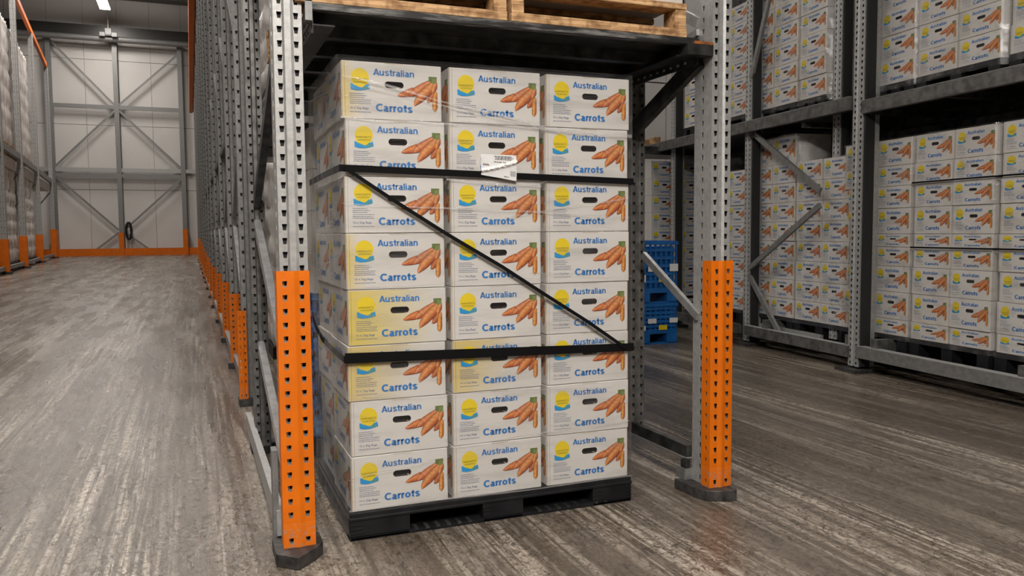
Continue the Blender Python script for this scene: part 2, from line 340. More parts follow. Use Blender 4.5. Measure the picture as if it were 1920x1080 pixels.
# ceiling lamps
def lamp(x, y, z, p, vis):
    t = empty('ceiling_lamp', (x, y, z))
    MB().box(-.2, .2, -1.5, 1.5, .05, .14, WHITEL).build('housing', t)
    for e in (-1.54, 1.5): MB().box(-.26, .26, e, e + .04, -.03, .14, WHITEL).build('end_cap', t)
    MB().box(-.25, .25, -1.5, 1.5, -.03, .05, GLOW).build('diffuser', t)
    for e in (-.9, .9): MB().tube([(0, e, .14), (0, e, 14.74 - z)], .012, BEAMC, 5).build('suspension_rod', t)
    up = bpy.data.lights.new('lamp_light', 'AREA'); up.shape = 'RECTANGLE'; up.size = .6; up.size_y = 3; up.energy = p * .45 if y > 12 else p * .1; up.color = (1.0, .93, .86)
    uo = bpy.data.objects.new('lamp_light', up); C.objects.link(uo); uo.parent = t; uo.location = (0, 0, .17); uo.rotation_euler = (math.pi, 0, 0)
    l = bpy.data.lights.new('lamp_light', 'AREA'); l.shape = 'RECTANGLE'; l.size = .5; l.size_y = 3.0; l.energy = p; l.color = (1.0, .93, .86)
    lo = bpy.data.objects.new('lamp_light', l); C.objects.link(lo); lo.parent = t; lo.location = (0, 0, -.05)
    return t
lamp_names = ['near the far wall', 'bright in view near the photo top', 'third from the far wall', 'fourth from the far wall', 'fifth from the far wall',
              'over the aisle mouth', 'behind the viewpoint over the aisle', 'low behind the viewpoint, added key light for the strapped stack', 'over the right cross aisle', 'over the back right lane']
for L_, nm in zip(LAMPS, lamp_names):
    tag(lamp(*L_, True), 'white strip ceiling lamp ' + nm, 'lamp', 'strip lamps under the ceiling')
em = empty('emergency_light', (-4.02, 52.7, 12.62)); tag(em, 'small white twin-head emergency light hanging in front of the far roof beam', 'lamp')
MB().box(-.16, .16, -.1, .1, .1, .45, LAMPG).build('battery_box', em); MB().box(-.45, -.18, -.12, .12, 0, .22, LAMPG).box(-.18, .18, -.04, .04, .06, .12, LAMPG).box(.18, .45, -.12, .12, 0, .22, LAMPG).build('lamp_head', em)
MB().tube([(0, 0, .45), (0, 0, 2.12)], .02, GALV, 6).build('cable', em)

tag(MB().tube([(-11.8, 53.05, 12.55), (2.3, 53.05, 12.55)], .17, GALVD, 14).build('trim_4'), kind='structure')

# ================================================================== RACKING PARTS
UP = [(-.028, .13), (-.05, .13), (-.05, .075), (-.05, .06), (-.05, .02), (-.05, 0), (-.038, 0), (-.020, 0), (-.011, .008), (.011, .008), (.020, 0), (.038, 0), (.05, 0), (.05, .02), (.05, .06), (.05, .075), (.05, .13), (.028, .13)]
def upright_mesh(h, m=GALV, z0=.045, pitch=.05, hh=None):
    # folded front channel ; dark box inside stands in for shade behind the slots
    return MB().perf(UP, (2, 6, 10, 14), z0, h, m, pitch, hh or .45 * pitch).box(-.046, .046, .014, .10, z0, h - .01, SHADE).mesh('upright')
UPN = upright_mesh(4.4); UPD = upright_mesh(4.4, RAIL, hh=.016); UPT = upright_mesh(10.2, GALVD, pitch=.10, hh=.022)
GP = [(-.058, .055), (-.058, .028), (-.058, .014), (-.058, -.010), (-.039, -.012), (-.021, -.012), (-.004, -.017), (.004, -.017), (.021, -.012), (.039, -.012), (.058, -.010), (.058, .055)]
def guard_mesh(h, pitch=.05):
    g = MB().perf(GP, (1, 4, 8), .14, h, ORANGE, pitch, .45 * pitch)
    g.perf(GP, (1, 4, 8), .045, .14, SCUFF, .05, .02)
    return g.mesh('orange_guard')
GN = guard_mesh(1.067)
GS = guard_mesh(.67, .05); GF = guard_mesh(1.05, .10)
def foot_mb(flip=1, s=1):
    p = [(-.09, .11), (-.09, -.055), (-.02, -.125), (.058, -.045), (.085, .0), (.085, .11)]
    if flip < 0: p = [(-.12, .17), (-.11, .02), (-.09, -.04), (-.03, -.075), (.04, -.085), (.075, -.03), (.075, .13)]
    return MB().prism([(x * s, y * s) for x, y in p], 0, .048, FOOT)

# ---- frame on the left of the strapped stack
LX = .345; LY = 3.02
lf = empty('pallet_rack', (LX, LY, 0)); tag(lf, 'galvanised perforated rack frame with orange guard left of the strapped stack', 'rack frame')
link('upright', UPN, lf); g = link('orange_guard', GN, lf, (-.006, -.008, 0)); g['label'] = 'tall orange guard scuffed near its foot'
foot_mb().build('foot_plate', lf, (-.005, 0, 0), bevel=.003)
u2 = link('upright', UPD, lf, (-.01, 1.52, 0)); u2.scale = (.8, 1, 1); foot_mb(1, .8).build('foot_plate', lf, (0, 1.6, 0))
MB().box(-.075, -.045, .1, 1.95, .06, .15, GALV).box(-.075, -.02, .1, 1.95, .055, .06, GALV).build('base_rail', lf)
MB().box(-.085, -.065, .12, .19, -.0, .38, GALVD).build('stiffener', lf)
for (y0, z0), (y1, z1) in (((1.6, 1.28), (.1, .62)), ((1.55, .60), (.12, .17)), ((1.55, 1.35), (.12, 2.0)), ((1.55, 2.75), (.12, 2.1)), ((1.55, 2.85), (.12, 3.5))):
    MB().bar((-.01, y0, z0), (-.01, y1, z1), .035, .055, DARKST if 1.9 < z1 < 2.2 else BRACE, (1, 0, 0)).build('diagonal_brace', lf)

# ---- frame on the right
RX = 2.182; RY = 3.0
rf = empty('pallet_rack', (RX, RY, 0)); tag(rf, 'galvanised perforated rack frame with orange guard right of the strapped stack', 'rack frame')
link('upright', UPN, rf); g = link('orange_guard', GN, rf, (0, -.008, 0)); g['label'] = 'tall orange guard with dented slots'
foot_mb(-1).build('foot_plate', rf, bevel=.003)
u = link('upright', UPD, rf, (-.03, .66, .12)); u.scale = (.8, .8, 1)
MB().box(-.075, -.045, .14, 2.2, .15, .205, DARKST).box(-.075, -.015, .14, 2.2, .145, .15, GALV).build('base_rail', rf)
MB().box(-.09, -.05, .13, .2, .048, .10, GALVD).box(-.085, -.06, .13, .17, .10, .14, DARKST).build('anchor_bracket', rf)
MB().bar((-.055, .08, .81), (-.055, .56, 1.08), .02, .035, BRACE, (1, 0, 0)).build('diagonal_brace', rf)
MB().bar((-.065, .07, 1.955), (-.065, .70, 1.69), .03, .075, DARKST, (1, 0, 0)).build('diagonal_brace', rf)
MB().bar((-.055, .1, 2.12), (-.055, .66, 2.42), .02, .045, GALV, (1, 0, 0)).build('diagonal_brace', rf)
MB().bar((-.055, .1, 2.08), (-.055, .66, 1.98), .02, .03, GALV, (1, 0, 0)).build('diagonal_brace', rf)

# ---- shelf above the strapped stack: ledger rails, deck, cross bars
sh = empty('rack_shelf', (1.22, 3.0, 1.95)); tag(sh, 'dark steel rack shelf over the strapped stack carrying two timber pallets', 'shelf')
def spart(name, mb): o = mb.build(name, sh); o.location = (-1.22, -3.0, -1.95); return o
LR = [(0, 0)]
def ledger(x, sgn):
    m = MB().box(x, x + .008, 3.04, 5.2, 1.925, 2.035, DARKST).box(min(x, x - sgn * .09), max(x, x - sgn * .09), 3.06, 5.2, 1.958, 1.964, DARKST)
    m.box(min(x, x - sgn * .05), max(x, x - sgn * .05), 3.04, 5.2, 2.029, 2.037, DARKST)
    for i in range(36):
        y = 3.1 + i * .058; m.box(x - .004, x + .012, y, y + .014, 1.985, 1.997, GALV).box(x - .004, x + .012, y + .02, y + .034, 1.94, 1.95, GALV)
    return m
spart('ledger_rail', ledger(.43, -1)); spart('ledger_rail', ledger(2.08, 1))
spart('deck_sheet', MB().box(.43, 2.02, 3.02, 5.2, 2.017, 2.022, DARKST)); spart('front_edge', MB().box(.43, 2.06, 2.995, 3.03, 1.998, 2.022, SCUFFST))
for y in (3.28, 3.62, 3.98, 4.4, 4.85): spart('cross_bar', MB().box(.43, 2.08, y, y + .05, 1.97, 2.016, DARKST))
spart('rail_bracket', MB().box(2.0, 2.13, 2.99, 3.06, 1.955, 2.0, DARKST).box(2.035, 2.13, 2.99, 3.07, 2.0, 2.012, RUST))
spart('rail_bracket', MB().box(.405, .43, 3.0, 3.06, 1.96, 2.10, GALVD))

# ================================================================== CARTONS
BW, BD, BH = .402, .398, .2155
def PX(x, y):   # print coordinates measured on the board face
    return ((x - 45) / 1745 - .5) * BW, (1 - (y - 55) / 945) * BH
def carton_mesh(m, hole=True):
    mf = m; m = m if m not in STAINS else CARTON
    b = MB(); x0, x1 = -BW / 2, BW / 2; r = .0045
    # plan outline with rounded corners
    ol = [(x0, r), (x0 + r * .3, r * .3), (x0 + r, 0), (x1 - r, 0), (x1 - r * .3, r * .3), (x1, r), (x1, BD - r), (x1 - r, BD), (x0 + r, BD), (x0, BD - r)]
    n = len(ol)
    for i in range(n):
        j = (i + 1) % n
        if i == 2: continue
        mm = EDGE if i == 1 else m
        b.poly([(*ol[i], .002), (*ol[j], .002), (*ol[j], BH - .002), (*ol[i], BH - .002)], mm)
    ins = [(x * .992, (y - BD / 2) * .992 + BD / 2) for x, y in ol]
    b.poly([(*p, BH) for p in ins], m); b.poly([(*p, 0) for p in reversed(ins)], m)
    for i in range(n):
        j = (i + 1) % n
        b.poly([(*ol[i], BH - .002), (*ol[j], BH - .002), (*ins[j], BH), (*ins[i], BH)], m); b.poly([(*ins[i], 0), (*ins[j], 0), (*ol[j], .002), (*ol[i], .002)], m)
    # front face with a stadium-shaped hand hole
    cx, cz = PX(947, 417); hw = .038; hr = .0125
    k = 9; loop = []
    for i in range(k): t = -math.pi / 2 + math.pi * i / (k - 1); loop.append((cx + hw - hr + hr * math.cos(t), cz + hr * math.sin(t)))
    for i in range(k): t = math.pi / 2 + math.pi * i / (k - 1); loop.append((cx - hw + hr + hr * math.cos(t), cz + hr * math.sin(t)))
    X0, X1, Z0, Z1 = x0 + r, x1 - r, .002, BH - .002
    tr, tl = loop[k - 1], loop[k]; br, bl = loop[0], loop[-1]
    P = lambda q: (q[0], 0, q[1])
    b.poly([(X0, 0, Z0), (X1, 0, Z0), P(br), P(bl)], mf); b.poly([P(tl), P(tr), (X1, 0, Z1), (X0, 0, Z1)], mf)
    for i in range(k - 1):
        if i == k // 2: b.poly([P(loop[i]), (X1, 0, Z0), (X1, 0, Z1), P(loop[i + 1])], mf)
    # fans
    mid = k // 2
    for i in range(mid): b.poly([P(loop[i]), (X1, 0, Z0), P(loop[i + 1])], mf)
    for i in range(mid + 1, k - 1): b.poly([P(loop[i]), (X1, 0, Z1), P(loop[i + 1])], mf)
    for i in range(k, k + mid): b.poly([P(loop[i]), (X0, 0, Z1), P(loop[i + 1])], mf)
    b.poly([P(loop[k + mid]), (X0, 0, Z1), (X0, 0, Z0)], mf)
    for i in range(k + mid, 2 * k - 1): b.poly([P(loop[i]), (X0, 0, Z0), P(loop[i + 1])], mf)
    for i in range(2 * k):
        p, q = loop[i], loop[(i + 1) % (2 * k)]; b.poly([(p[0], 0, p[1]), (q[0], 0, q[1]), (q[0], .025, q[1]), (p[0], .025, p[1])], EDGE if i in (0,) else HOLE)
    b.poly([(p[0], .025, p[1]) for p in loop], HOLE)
    # painted fold-shade line by the left corner and the notch in the lid edge
    b.box(x0 + .0125, x0 + .0132, -.0004, .0, .004, BH - .004, HOLE)
    b.box(-.03, .045, -.0008, .0, BH - .0035, BH - .0015, EDGE)
    return b.mesh('carton')
ME_CARTON = carton_mesh(CARTON); ME_CREAM = carton_mesh(CARTON2); ME_ST = [carton_mesh(m_) for m_ in STAINS]

def text_mesh(txt, x0, x1, zb, cap, m, off=.0, y=-.0012, into=None):
    cu = bpy.data.curves.new('t', 'FONT'); cu.body = txt; cu.size = 1; cu.offset = off; cu.resolution_u = 3; cu.fill_mode = 'FRONT'
    o = bpy.data.objects.new('t', cu); C.objects.link(o); bpy.context.view_layer.update()
    me = bpy.data.meshes.new_from_object(o.evaluated_get(bpy.context.evaluated_depsgraph_get()))
    vs = [v.co.copy() for v in me.vertices]; fs = [tuple(p.vertices) for p in me.polygons]
    bpy.data.objects.remove(o); bpy.data.curves.remove(cu); bpy.data.meshes.remove(me)
    xa = min(v.x for v in vs); xb = max(v.x for v in vs); H = .73 + off
    n = len(into.v); k = into.mi(m)
    for v in vs: into.v.append((x0 + (v.x - xa) / (xb - xa) * (x1 - x0), y, zb + v.y / H * cap))
    for f in fs: into.f.append(tuple(n + i for i in f)); into.m.append(k)

def arc(cx, cy, rx, ry, a0, a1, n=9):
    return [(cx + rx * math.cos(math.radians(a0 + (a1 - a0) * i / n)), cy + ry * math.sin(math.radians(a0 + (a1 - a0) * i / n))) for i in range(n + 1)]
def glyph(ch, w):
    """strokes (polylines) and solid quads of a plain bold grotesque; returns strokes, quads, advance"""
    h = w / 2; X = .74
    if ch == 'A': return [], [[(0, 0), (w * 1.12, 0), (.36 + w * .55, 1), (.36 - w * .55, 1)][:], [(.72 - w * 1.12, 0), (.72, 0), (.36 + w * .55, 1), (.36 - w * .55, 1)], [(.17, .22), (.55, .22), (.51, .22 + w * .85), (.21, .22 + w * .85)]], .75
    if ch == 'C': return [arc(.40, .5, .40 - h, .52 - h, 46, 314, 20)], [], .75
    if ch == 'u': return [[(h, X), (h, .28)] + arc(.25, .25, .25 - h, .26 - h, 180, 340, 9), [(.52 - h, 0), (.52 - h, X)]], [], .63
    if ch == 'n': return [[(h, 0), (h, X)], arc(.27, .47, .25 - h, .29 - h, 165, 0, 9) + [(.52 - h, .3), (.52 - h, 0)]], [], .63
    if ch == 'r': return [[(h, 0), (h, X)], arc(.30, .44, .30 - h, .32 - h, 170, 82, 6)], [], .40
    if ch == 'l': return [[(h, 0), (h, 1.0)]], [], w + .10
    if ch == 'i': return [[(h, 0), (h, X)], [(h, 1.0 - w * .8), (h, 1.0)]], [], w + .10
    if ch == 't': return [[(.18, .95), (.18, .2)] + arc(.31, .17, .13, .17 - h, 180, 275, 5), [(0, X - h * .8), (.36, X - h * .8)]], [], .42
    if ch == 'o': return [arc(.29, .37, .29 - h, .385 - h, 0, 360, 22)], [], .65
    if ch == 's': return [arc(.26, .545, .24 - h, .20 - h * .8, 15, 215, 10) + arc(.26, .195, .25 - h, .20 - h * .8, 62, -165, 12)], [], .57
    if ch == 'a': return [arc(.25, .50, .23 - h, .245 - h, 160, 0, 8) + [(.48 - h, .4), (.48 - h, .12), (.53 - h * .6, 0)], arc(.235, .21, .235 - h, .215 - h * .8, 62, 330, 14), [(.24, .41 - h * .4), (.46 - h, .47 - h * .3)]], [], .60
    return [], [], .3
def word(txt, x0, x1, zb, cap, w, m, into, y=-.0012):
    x = 0; polys = []
    for ch in txt:
        st, qs, adv = glyph(ch, w)
        for q in qs: polys.append([(x + a, b) for a, b in q])
        for ln in st:
            L_ = []; R_ = []
            for i, p in enumerate(ln):
                a = ln[max(i - 1, 0)]; c = ln[min(i + 1, len(ln) - 1)]
                if ln[0] == ln[-1] or (abs(ln[0][0] - ln[-1][0]) + abs(ln[0][1] - ln[-1][1]) < 1e-6):
                    if i == 0: a = ln[-2]
                    if i == len(ln) - 1: c = ln[1]
                dx, dy = c[0] - a[0], c[1] - a[1]; l = math.hypot(dx, dy) or 1; nx, ny = -dy / l * w / 2, dx / l * w / 2
                L_.append((x + p[0] + nx, p[1] + ny)); R_.append((x + p[0] - nx, p[1] - ny))
            for i in range(len(ln) - 1): polys.append([L_[i], R_[i], R_[i + 1], L_[i + 1]])
        x += adv - .035
    tot = x - .07; k = (x1 - x0) / tot
    for i, q in enumerate(polys):
        area = sum(q[j][0] * q[(j + 1) % 4][1] - q[(j + 1) % 4][0] * q[j][1] for j in range(4))
        if area < 0: q = q[::-1]
        into.poly([(x0 + a * k, y, zb + b * cap) for a, b in q], m)

def lettering():
    b = MB()
    x0, z = PX(585, 270); x1, _ = PX(1300, 270); word('Australian', x0, x1, z, .0245, .165, INK, b)
    x0, z = PX(620, 865); x1, _ = PX(1255, 865); word('Carrots', x0, x1, z, .0285, .205, INK, b)
    x0, z = PX(180, 838); x1, _ = PX(500, 838); text_mesh('15 x 2kg Bags', x0, x1, z, .0080, SMALL, .01, into=b)
    rnd = random.Random(3)
    for y, xe in ((588, 430), (620, 470), (652, 435), (688, 545), (720, 525), (750, 540), (888, 540)):
        x = 178
        while x < xe - 12:   # unreadable small print: word-length dashes
            l = rnd.choice((22, 34, 48, 60)); e = min(x + l, xe)
            (a, z) = PX(x, y); (c, _) = PX(e, y); b.poly([(a, -.0012, z - .0011), (c, -.0012, z - .0011), (c, -.0012, z + .0011), (a, -.0012, z + .0011)], SMALL); x = e + 7
    return b.mesh('printed_lettering')
def logo():
    b = MB(); cx, cz = PX(358, 325); r = .0355
    b.poly([(cx + r * math.cos(t), -.0010, cz + r * math.sin(t)) for t in [i * math.pi / 20 for i in range(40)]], SUNM)
    wv = [(195, 425), (225, 430), (262, 455), (300, 462), (335, 478), (380, 490), (420, 470), (450, 440), (480, 440), (505, 420), (522, 470), (522, 500), (450, 520), (380, 535), (290, 538), (200, 520)]
    b.poly([(PX(*p)[0], -.0013, PX(*p)[1]) for p in reversed(wv)], WAVE)
    jag = [(300, 462), (335, 478), (380, 490), (420, 470), (450, 440), (470, 400), (260, 400), (262, 440)]
    b.poly([(PX(*p)[0], -.0014, PX(*p)[1]) for p in reversed(jag)], SUNM)
    sw = [(380, 500), (420, 482), (470, 470), (515, 478), (470, 495), (420, 508)]
    b.poly([(PX(*p)[0], -.0015, PX(*p)[1]) for p in reversed(sw)], mat('green_swoosh_ink', (.12, .30, .16), .5))
    x0, z = PX(228, 368); x1, _ = PX(482, 368); text_mesh("HARVEST'S", x0, x1, z, .0072, SUNT, .01, y=-.0016, into=b)
    x0, z = PX(258, 415); x1, _ = PX(462, 415); text_mesh('HORIZON', x0, x1, z, .0072, SUNT, .01, y=-.0016, into=b)
    return b.mesh('sun_logo')
def carrots():
    vs = []; fs = []; cols = []
    lo, mi_, hi = (.20, .03, .008), (.62, .155, .03), (.88, .42, .17)
    def add(sp, y, tint=1.0):
        # densify the spine
        pts = []
        for a in range(len(sp) - 1):
            for t in (0, .34, .67): pts.append(tuple(sp[a][q] * (1 - t) + sp[a + 1][q] * t for q in range(3)))
        pts.append(sp[-1]); n = len(vs); W = 7
        for i, (x, yy, r) in enumerate(pts):
            a = pts[max(i - 1, 0)]; c = pts[min(i + 1, len(pts) - 1)]; dx, dy = c[0] - a[0], c[1] - a[1]; l = math.hypot(dx, dy); nx, ny = -dy / l, dx / l
            for j in range(W):
                u = j / (W - 1) * 2 - 1; X = min(x + nx * r * u, 1712); Y = yy + ny * r * u
                p = PX(X, Y); vs.append((p[0], y, p[1]))
                f = 1 - abs(u + .25) / 1.25; f = max(0, min(1, f)); band = .84 if i % 4 == 1 else 1
                k1 = [lo[q] + (mi_[q] - lo[q]) * min(1, f * 2) if f < .5 else mi_[q] + (hi[q] - mi_[q]) * (f - .5) * 2 for q in range(3)]
                e_ = .7 if j in (0, W - 1) else 1
                cols.append(tuple(k1[q] * tint[q] * band * e_ for q in range(3)) + (1,))
        for i in range(len(pts) - 1):
            for j in range(W - 1):
                a = n + i * W + j; fs.append((a, a + 1, a + W + 1, a + W))
    add([(1005, 590, 8), (1050, 578, 32), (1160, 545, 62), (1300, 510, 78)], -.0010, (1.0, .85, .7))
    add([(1530, 680, 15), (1570, 640, 45), (1620, 560, 60), (1650, 480, 60)], -.0011, (.78, .62, .6))
    add([(1228, 582, 10), (1260, 550, 50), (1350, 490, 75), (1470, 420, 72), (1590, 340, 50)], -.0012, (.98, .95, 1.1))
    add([(1668, 830, 8), (1662, 790, 42), (1668, 700, 50), (1672, 600, 48), (1690, 500, 40)], -.0013, (1.0, 1.15, .7))
    add([(1296, 748, 6), (1322, 700, 42), (1390, 620, 74), (1490, 520, 92), (1590, 430, 86), (1655, 350, 55)], -.0014, (1.02, 1.05, 1.0))
    add([(1625, 520, 10), (1640, 470, 42), (1665, 400, 55), (1685, 330, 45)], -.0015, (.98, 1.0, .9))
    # leafy top
    n = len(vs)
    for (x, y), c in (((1555, 240), (.10, .17, .03, 1)), ((1704, 240), (.16, .24, .06, 1)), ((1704, 340), (.30, .33, .12, 1)), ((1640, 365), (.34, .36, .14, 1)), ((1590, 335), (.14, .2, .05, 1)), ((1556, 320), (.12, .2, .04, 1))):
        p = PX(x, y); vs.append((p[0], -.0016, p[1])); cols.append(c)
    fs.append(tuple(range(n + 5, n - 1, -1)))
    me = bpy.data.meshes.new('carrot_picture'); me.from_pydata(vs, [], fs)
    ca = me.color_attributes.new('ink', 'FLOAT_COLOR', 'POINT')
    for i, c in enumerate(cols): ca.data[i].color = c
    me.materials.append(CARROT); return me
ME_TXT, ME_SUN, ME_CAR = lettering(), logo(), carrots()

def carton_root(me, side=False):
    r = link('carton', me)
    link('printed_lettering', ME_TXT, r); link('sun_logo', ME_SUN, r); link('carrot_picture', ME_CAR, r)
    if side:  # the same print on the left side
        for nm, m_ in (('printed_lettering', ME_TXT), ('sun_logo', ME_SUN), ('carrot_picture', ME_CAR)):
            c = link(nm, m_, r, (-BW / 2, BD / 2, 0), -math.pi / 2)
    return r
PROTO = {'plain': carton_root(ME_CARTON), 'side': carton_root(ME_CARTON, True), 'cream': carton_root(ME_CREAM), 's0': carton_root(ME_ST[0], True), 's1': carton_root(ME_ST[1], True), 's2': carton_root(ME_ST[2], True)}
used = set()
def carton(kind, loc, rz=0, sx=1, sz=1, sy=1, label='', group=''):
    r = copy_tree(PROTO[kind])
    r.location = loc; r.rotation_euler = (0, 0, rz); r.scale = (sx, sy, sz)
    return tag(r, label, 'carton', group)
ORD = ['bottom', 'second', 'third', 'fourth', 'fifth', 'sixth', 'seventh', 'eighth', 'ninth', 'tenth']

# ---- the strapped stack: eight layers, three columns
zb = [.112 + .2178 * i for i in range(8)]
xc = [.7465, 1.166, 1.586]; cn = ['left', 'middle', 'right']
rj = random.Random(11)
off0 = [.002, .003, .0, .002, -.001, 0, .008, -.002]
for l in range(8):
    for c in range(3):
        kind = {(0, 3): 's0', (0, 2): 's1', (1, 2): 's1', (0, 4): 's2', (0, 7): 's2'}.get((c, l), 'side')
        st = {'s0': 'yellow-stained ', 's1': 'partly yellowed ', 's2': 'yellow-edged '}.get(kind, '')
        lay = 'top' if l == 7 else ORD[l] + (' layer up' if l else '')
        ly = 'top layer' if l == 7 else ('bottom layer' if l == 0 else ORD[l] + ' layer up')
        carton(kind, (xc[c] + off0[l] * (1 if c == 0 else -.5) + rj.uniform(-.002, .002), 3.111 + rj.uniform(-.003, .004), zb[l]), rj.uniform(-.006, .006), .978,
               label='%scarrot carton, %s, %s column of the strapped stack' % (st or 'white ', ly, cn[c]), group='cartons in front of the strapped stack')
    for c in (0, 2):
        ly = 'top layer' if l == 7 else ('bottom layer' if l == 0 else ORD[l] + ' layer up')
        carton('side' if c == 0 else 'plain', (xc[c] + off0[l] * .5 + (.012 if c == 0 else -.01) + rj.uniform(-.005, .005), 3.515, zb[l]), rj.uniform(-.01, .01),
               label='carrot carton, %s, %s side, rear row of the strapped stack' % (ly, cn[c]), group='cartons at the back of the strapped stack')

# black plastic pallet
pp = empty('plastic_pallet', (1.165, 3.1, 0)); tag(pp, 'black plastic pallet under the strapped stack of carrot cartons', 'pallet')
def ppart(name, mb, bv=.004): o = mb.build(name, pp, bevel=bv); o.location = (-1.165, -3.1, 0); return o
X0, X1, Y0, Y1 = .54, 1.79, 3.098, 3.95
ppart('deck', MB().box(X0, X1, Y0, Y1, .088, .111, BLACKP)); ppart('deck_lip', MB().box(X0 - .004, X1 + .004, Y0 - .004, Y0 + .02, .078, .092, BLACKP).box(X0 - .004, X0 + .02, Y0, Y1, .078, .092, BLACKP))
for i, (a, b) in enumerate(((X0, X0 + .24), (1.09, 1.27), (X1 - .19, X1))):
    for ya, yb in ((Y0, Y0 + .15), (3.47, 3.6), (Y1 - .14, Y1)):
        m = MB().box(a, b, ya, yb, .012, .09, BLACKP)
        if ya == Y0:
            for z in (.028, .045, .062): m.box(a - .002, a + .05, ya - .003, ya, z, z + .004, BLACKP)
            if i == 2:
                for z in (.028, .045, .062): m.box(b - .03, b + .003, ya - .003, ya, z, z + .004, BLACKP)
        ppart('foot_block', m)
    ppart('runner', MB().box(a, b, Y0, Y1, .0, .014, BLACKP))
br_ = MB().box(X0, X1, Y0, Y0 + .07, 0, .016, BLACKP)
for i in range(20): br_.box(X0 + .26 + i * .045, X0 + .275 + i * .045, Y0 - .0015, Y0 + .05, .010, .0168, DARKST) if not (1.05 < X0 + .26 + i * .045 < 1.3) else None
ppart('bottom_board', br_, 0)

# straps round the stack
def ribbon(pts, wid, thick, m, side, name, label, base=True):
    b = MB()
    for a, c in zip(pts[:-1], pts[1:]): b.bar(a, c, thick, wid, m, side(a, c) if callable(side) else side)
    return tag(b.build(name, base=True), label, 'strap', 'black straps round the front stack')
nf = (0, 1, 0); yf = 3.098; xs_ = .533
ribbon([(xs_, 3.93, 1.44), (xs_, 3.40, 1.447), (xs_, 3.10, 1.447)], .026, .0035, STRAP, (1, 0, 0), 'strap', 'wide black strap turning the left side of the stack, upper level')
tag(MB().hexa([(.53, yf - .004, 1.434), (1.795, yf - .004, 1.402), (1.795, yf - .001, 1.402), (.53, yf - .001, 1.434), (.53, yf - .004, 1.460), (1.795, yf - .004, 1.428), (1.795, yf - .001, 1.428), (.53, yf - .001, 1.460)], STRAP)
    .box(1.795, 1.798, 3.095, 3.92, 1.402, 1.428, STRAP).build('strap', base=True), 'wide black strap across the upper third of the strapped stack', 'strap', 'black straps round the front stack')
low = [(xs_, 3.93, .80), (xs_ - .004, 3.80, .765), (xs_ - .004, 3.62, .735), (xs_, 3.42, .722), (xs_, 3.25, .718), (xs_, 3.094, .718)]
ribbon(low, .026, .0035, STRAP, (1, 0, 0), 'strap', 'sagging black strap along the left side of the stack, lower level')
tag(MB().hexa([(.535, yf - .005, .702), (1.80, yf - .005, .674), (1.80, yf - .001, .674), (.535, yf - .001, .702), (.535, yf - .005, .742), (1.80, yf - .005, .708), (1.80, yf - .001, .708), (.535, yf - .001, .742)], STRAP)
    .box(1.797, 1.80, 3.095, 3.92, .675, .708, STRAP).build('strap', base=True), 'wide black strap across the lower third of the strapped stack', 'strap', 'black straps round the front stack')
dg = [(.548, 1.447), (.741, 1.322), (.944, 1.196), (1.181, 1.059), (1.372, .938), (1.572, .814), (1.755, .69)]
ribbon([(x, yf - .009, z) for x, z in dg], .014, .004, STRAP, nf, 'strap', 'thin black strap running diagonally down over the carton fronts')

# shipping label, creased, half over the upper strap
lb = MB(); NX, NZ = 16, 12; la, lb0, lc, ld = (1.094, 1.431), (1.246, 1.408), (1.247, 1.512), (1.092, 1.514)
def lp(u, v):
    x = (la[0] * (1 - u) + lb0[0] * u) * (1 - v) + (ld[0] * (1 - u) + lc[0] * u) * v
    z = (la[1] * (1 - u) + lb0[1] * u) * (1 - v) + (ld[1] * (1 - u) + lc[1] * u) * v
    r = abs(v - (.18 + .55 * u)) ; y = yf - .010 - .012 * math.exp(-(r / .05) ** 2) + .002 * math.sin(9 * u + 5 * v)
    return (x, y, z)
for i in range(NX):
    for j in range(NZ):
        lb.poly([lp(i / NX, j / NZ), lp((i + 1) / NX, j / NZ), lp((i + 1) / NX, (j + 1) / NZ), lp(i / NX, (j + 1) / NZ)], LABEL)
lo_ = lb.build('shipping_label', base=True); tag(lo_, 'creased white shipping label stuck over the upper black strap', 'label')
lt = MB(); rnd = random.Random(5)
for v, u0, u1 in ((.90, .38, .86), (.84, .42, .9), (.78, .40, .84), (.66, .36, .58), (.66, .62, .70), (.52, .06, .2), (.48, .06, .22), (.08, .64, .78)):
    u = u0
    while u < u1:
        e = min(u + rnd.uniform(.03, .09), u1); q = [lp(u, v), lp(e, v), lp(e, v + .035), lp(u, v + .035)]; lt.poly([(x, y - .0012, z) for x, y, z in q], LABELG); u = e + .015
for k in range(5): q = [lp(.83 + k * .03, .15), lp(.845 + k * .03, .15), lp(.845 + k * .03, .36), lp(.83 + k * .03, .36)]; lt.poly([(x, y - .0012, z) for x, y, z in q], LABELG)
t_ = lt.build('label_print', lo_); t_.location = -lo_.location

# stretch film round the load
fm = MB(); rf_ = random.Random(4)
ring = []
for i in range(41): ring.append((.535 + i * (1.795 - .535) / 40, 3.1035))
for i in range(1, 13): ring.append((1.795, 3.1035 + i * .068))
back = [(1.795 - i * (1.26) / 20, 3.925) for i in range(21)]
ring += back
for i in range(1, 25): ring.append((.531, 3.925 - i * (.8215 / 24)))
zr = [.03, .06, .09, .11] + [.11 + i * .044 for i in range(1, 41)]
vid = {}
def fv(i, j):
    x, y = ring[i % len(ring)]; z = zr[j]
    a = math.sin(7 * x + 3 * z) * .0012 + rf_.uniform(-.0007, .0007)
    if abs(y - 3.1035) < .001: y -= abs(a)
    elif x < .54: x -= abs(a) * 1.0 + rf_.uniform(0, .0035)
    if z < .1: x += (.0 if .54 < x < 1.79 else 0)
    return (x, y, z)
grid = [[fv(i, j) for j in range(len(zr))] for i in range(len(ring))]
nr = len(ring); 
fm.v = [p for col in grid for p in col]; nz_ = len(zr)
SIDE0 = 41 + 12 + 21
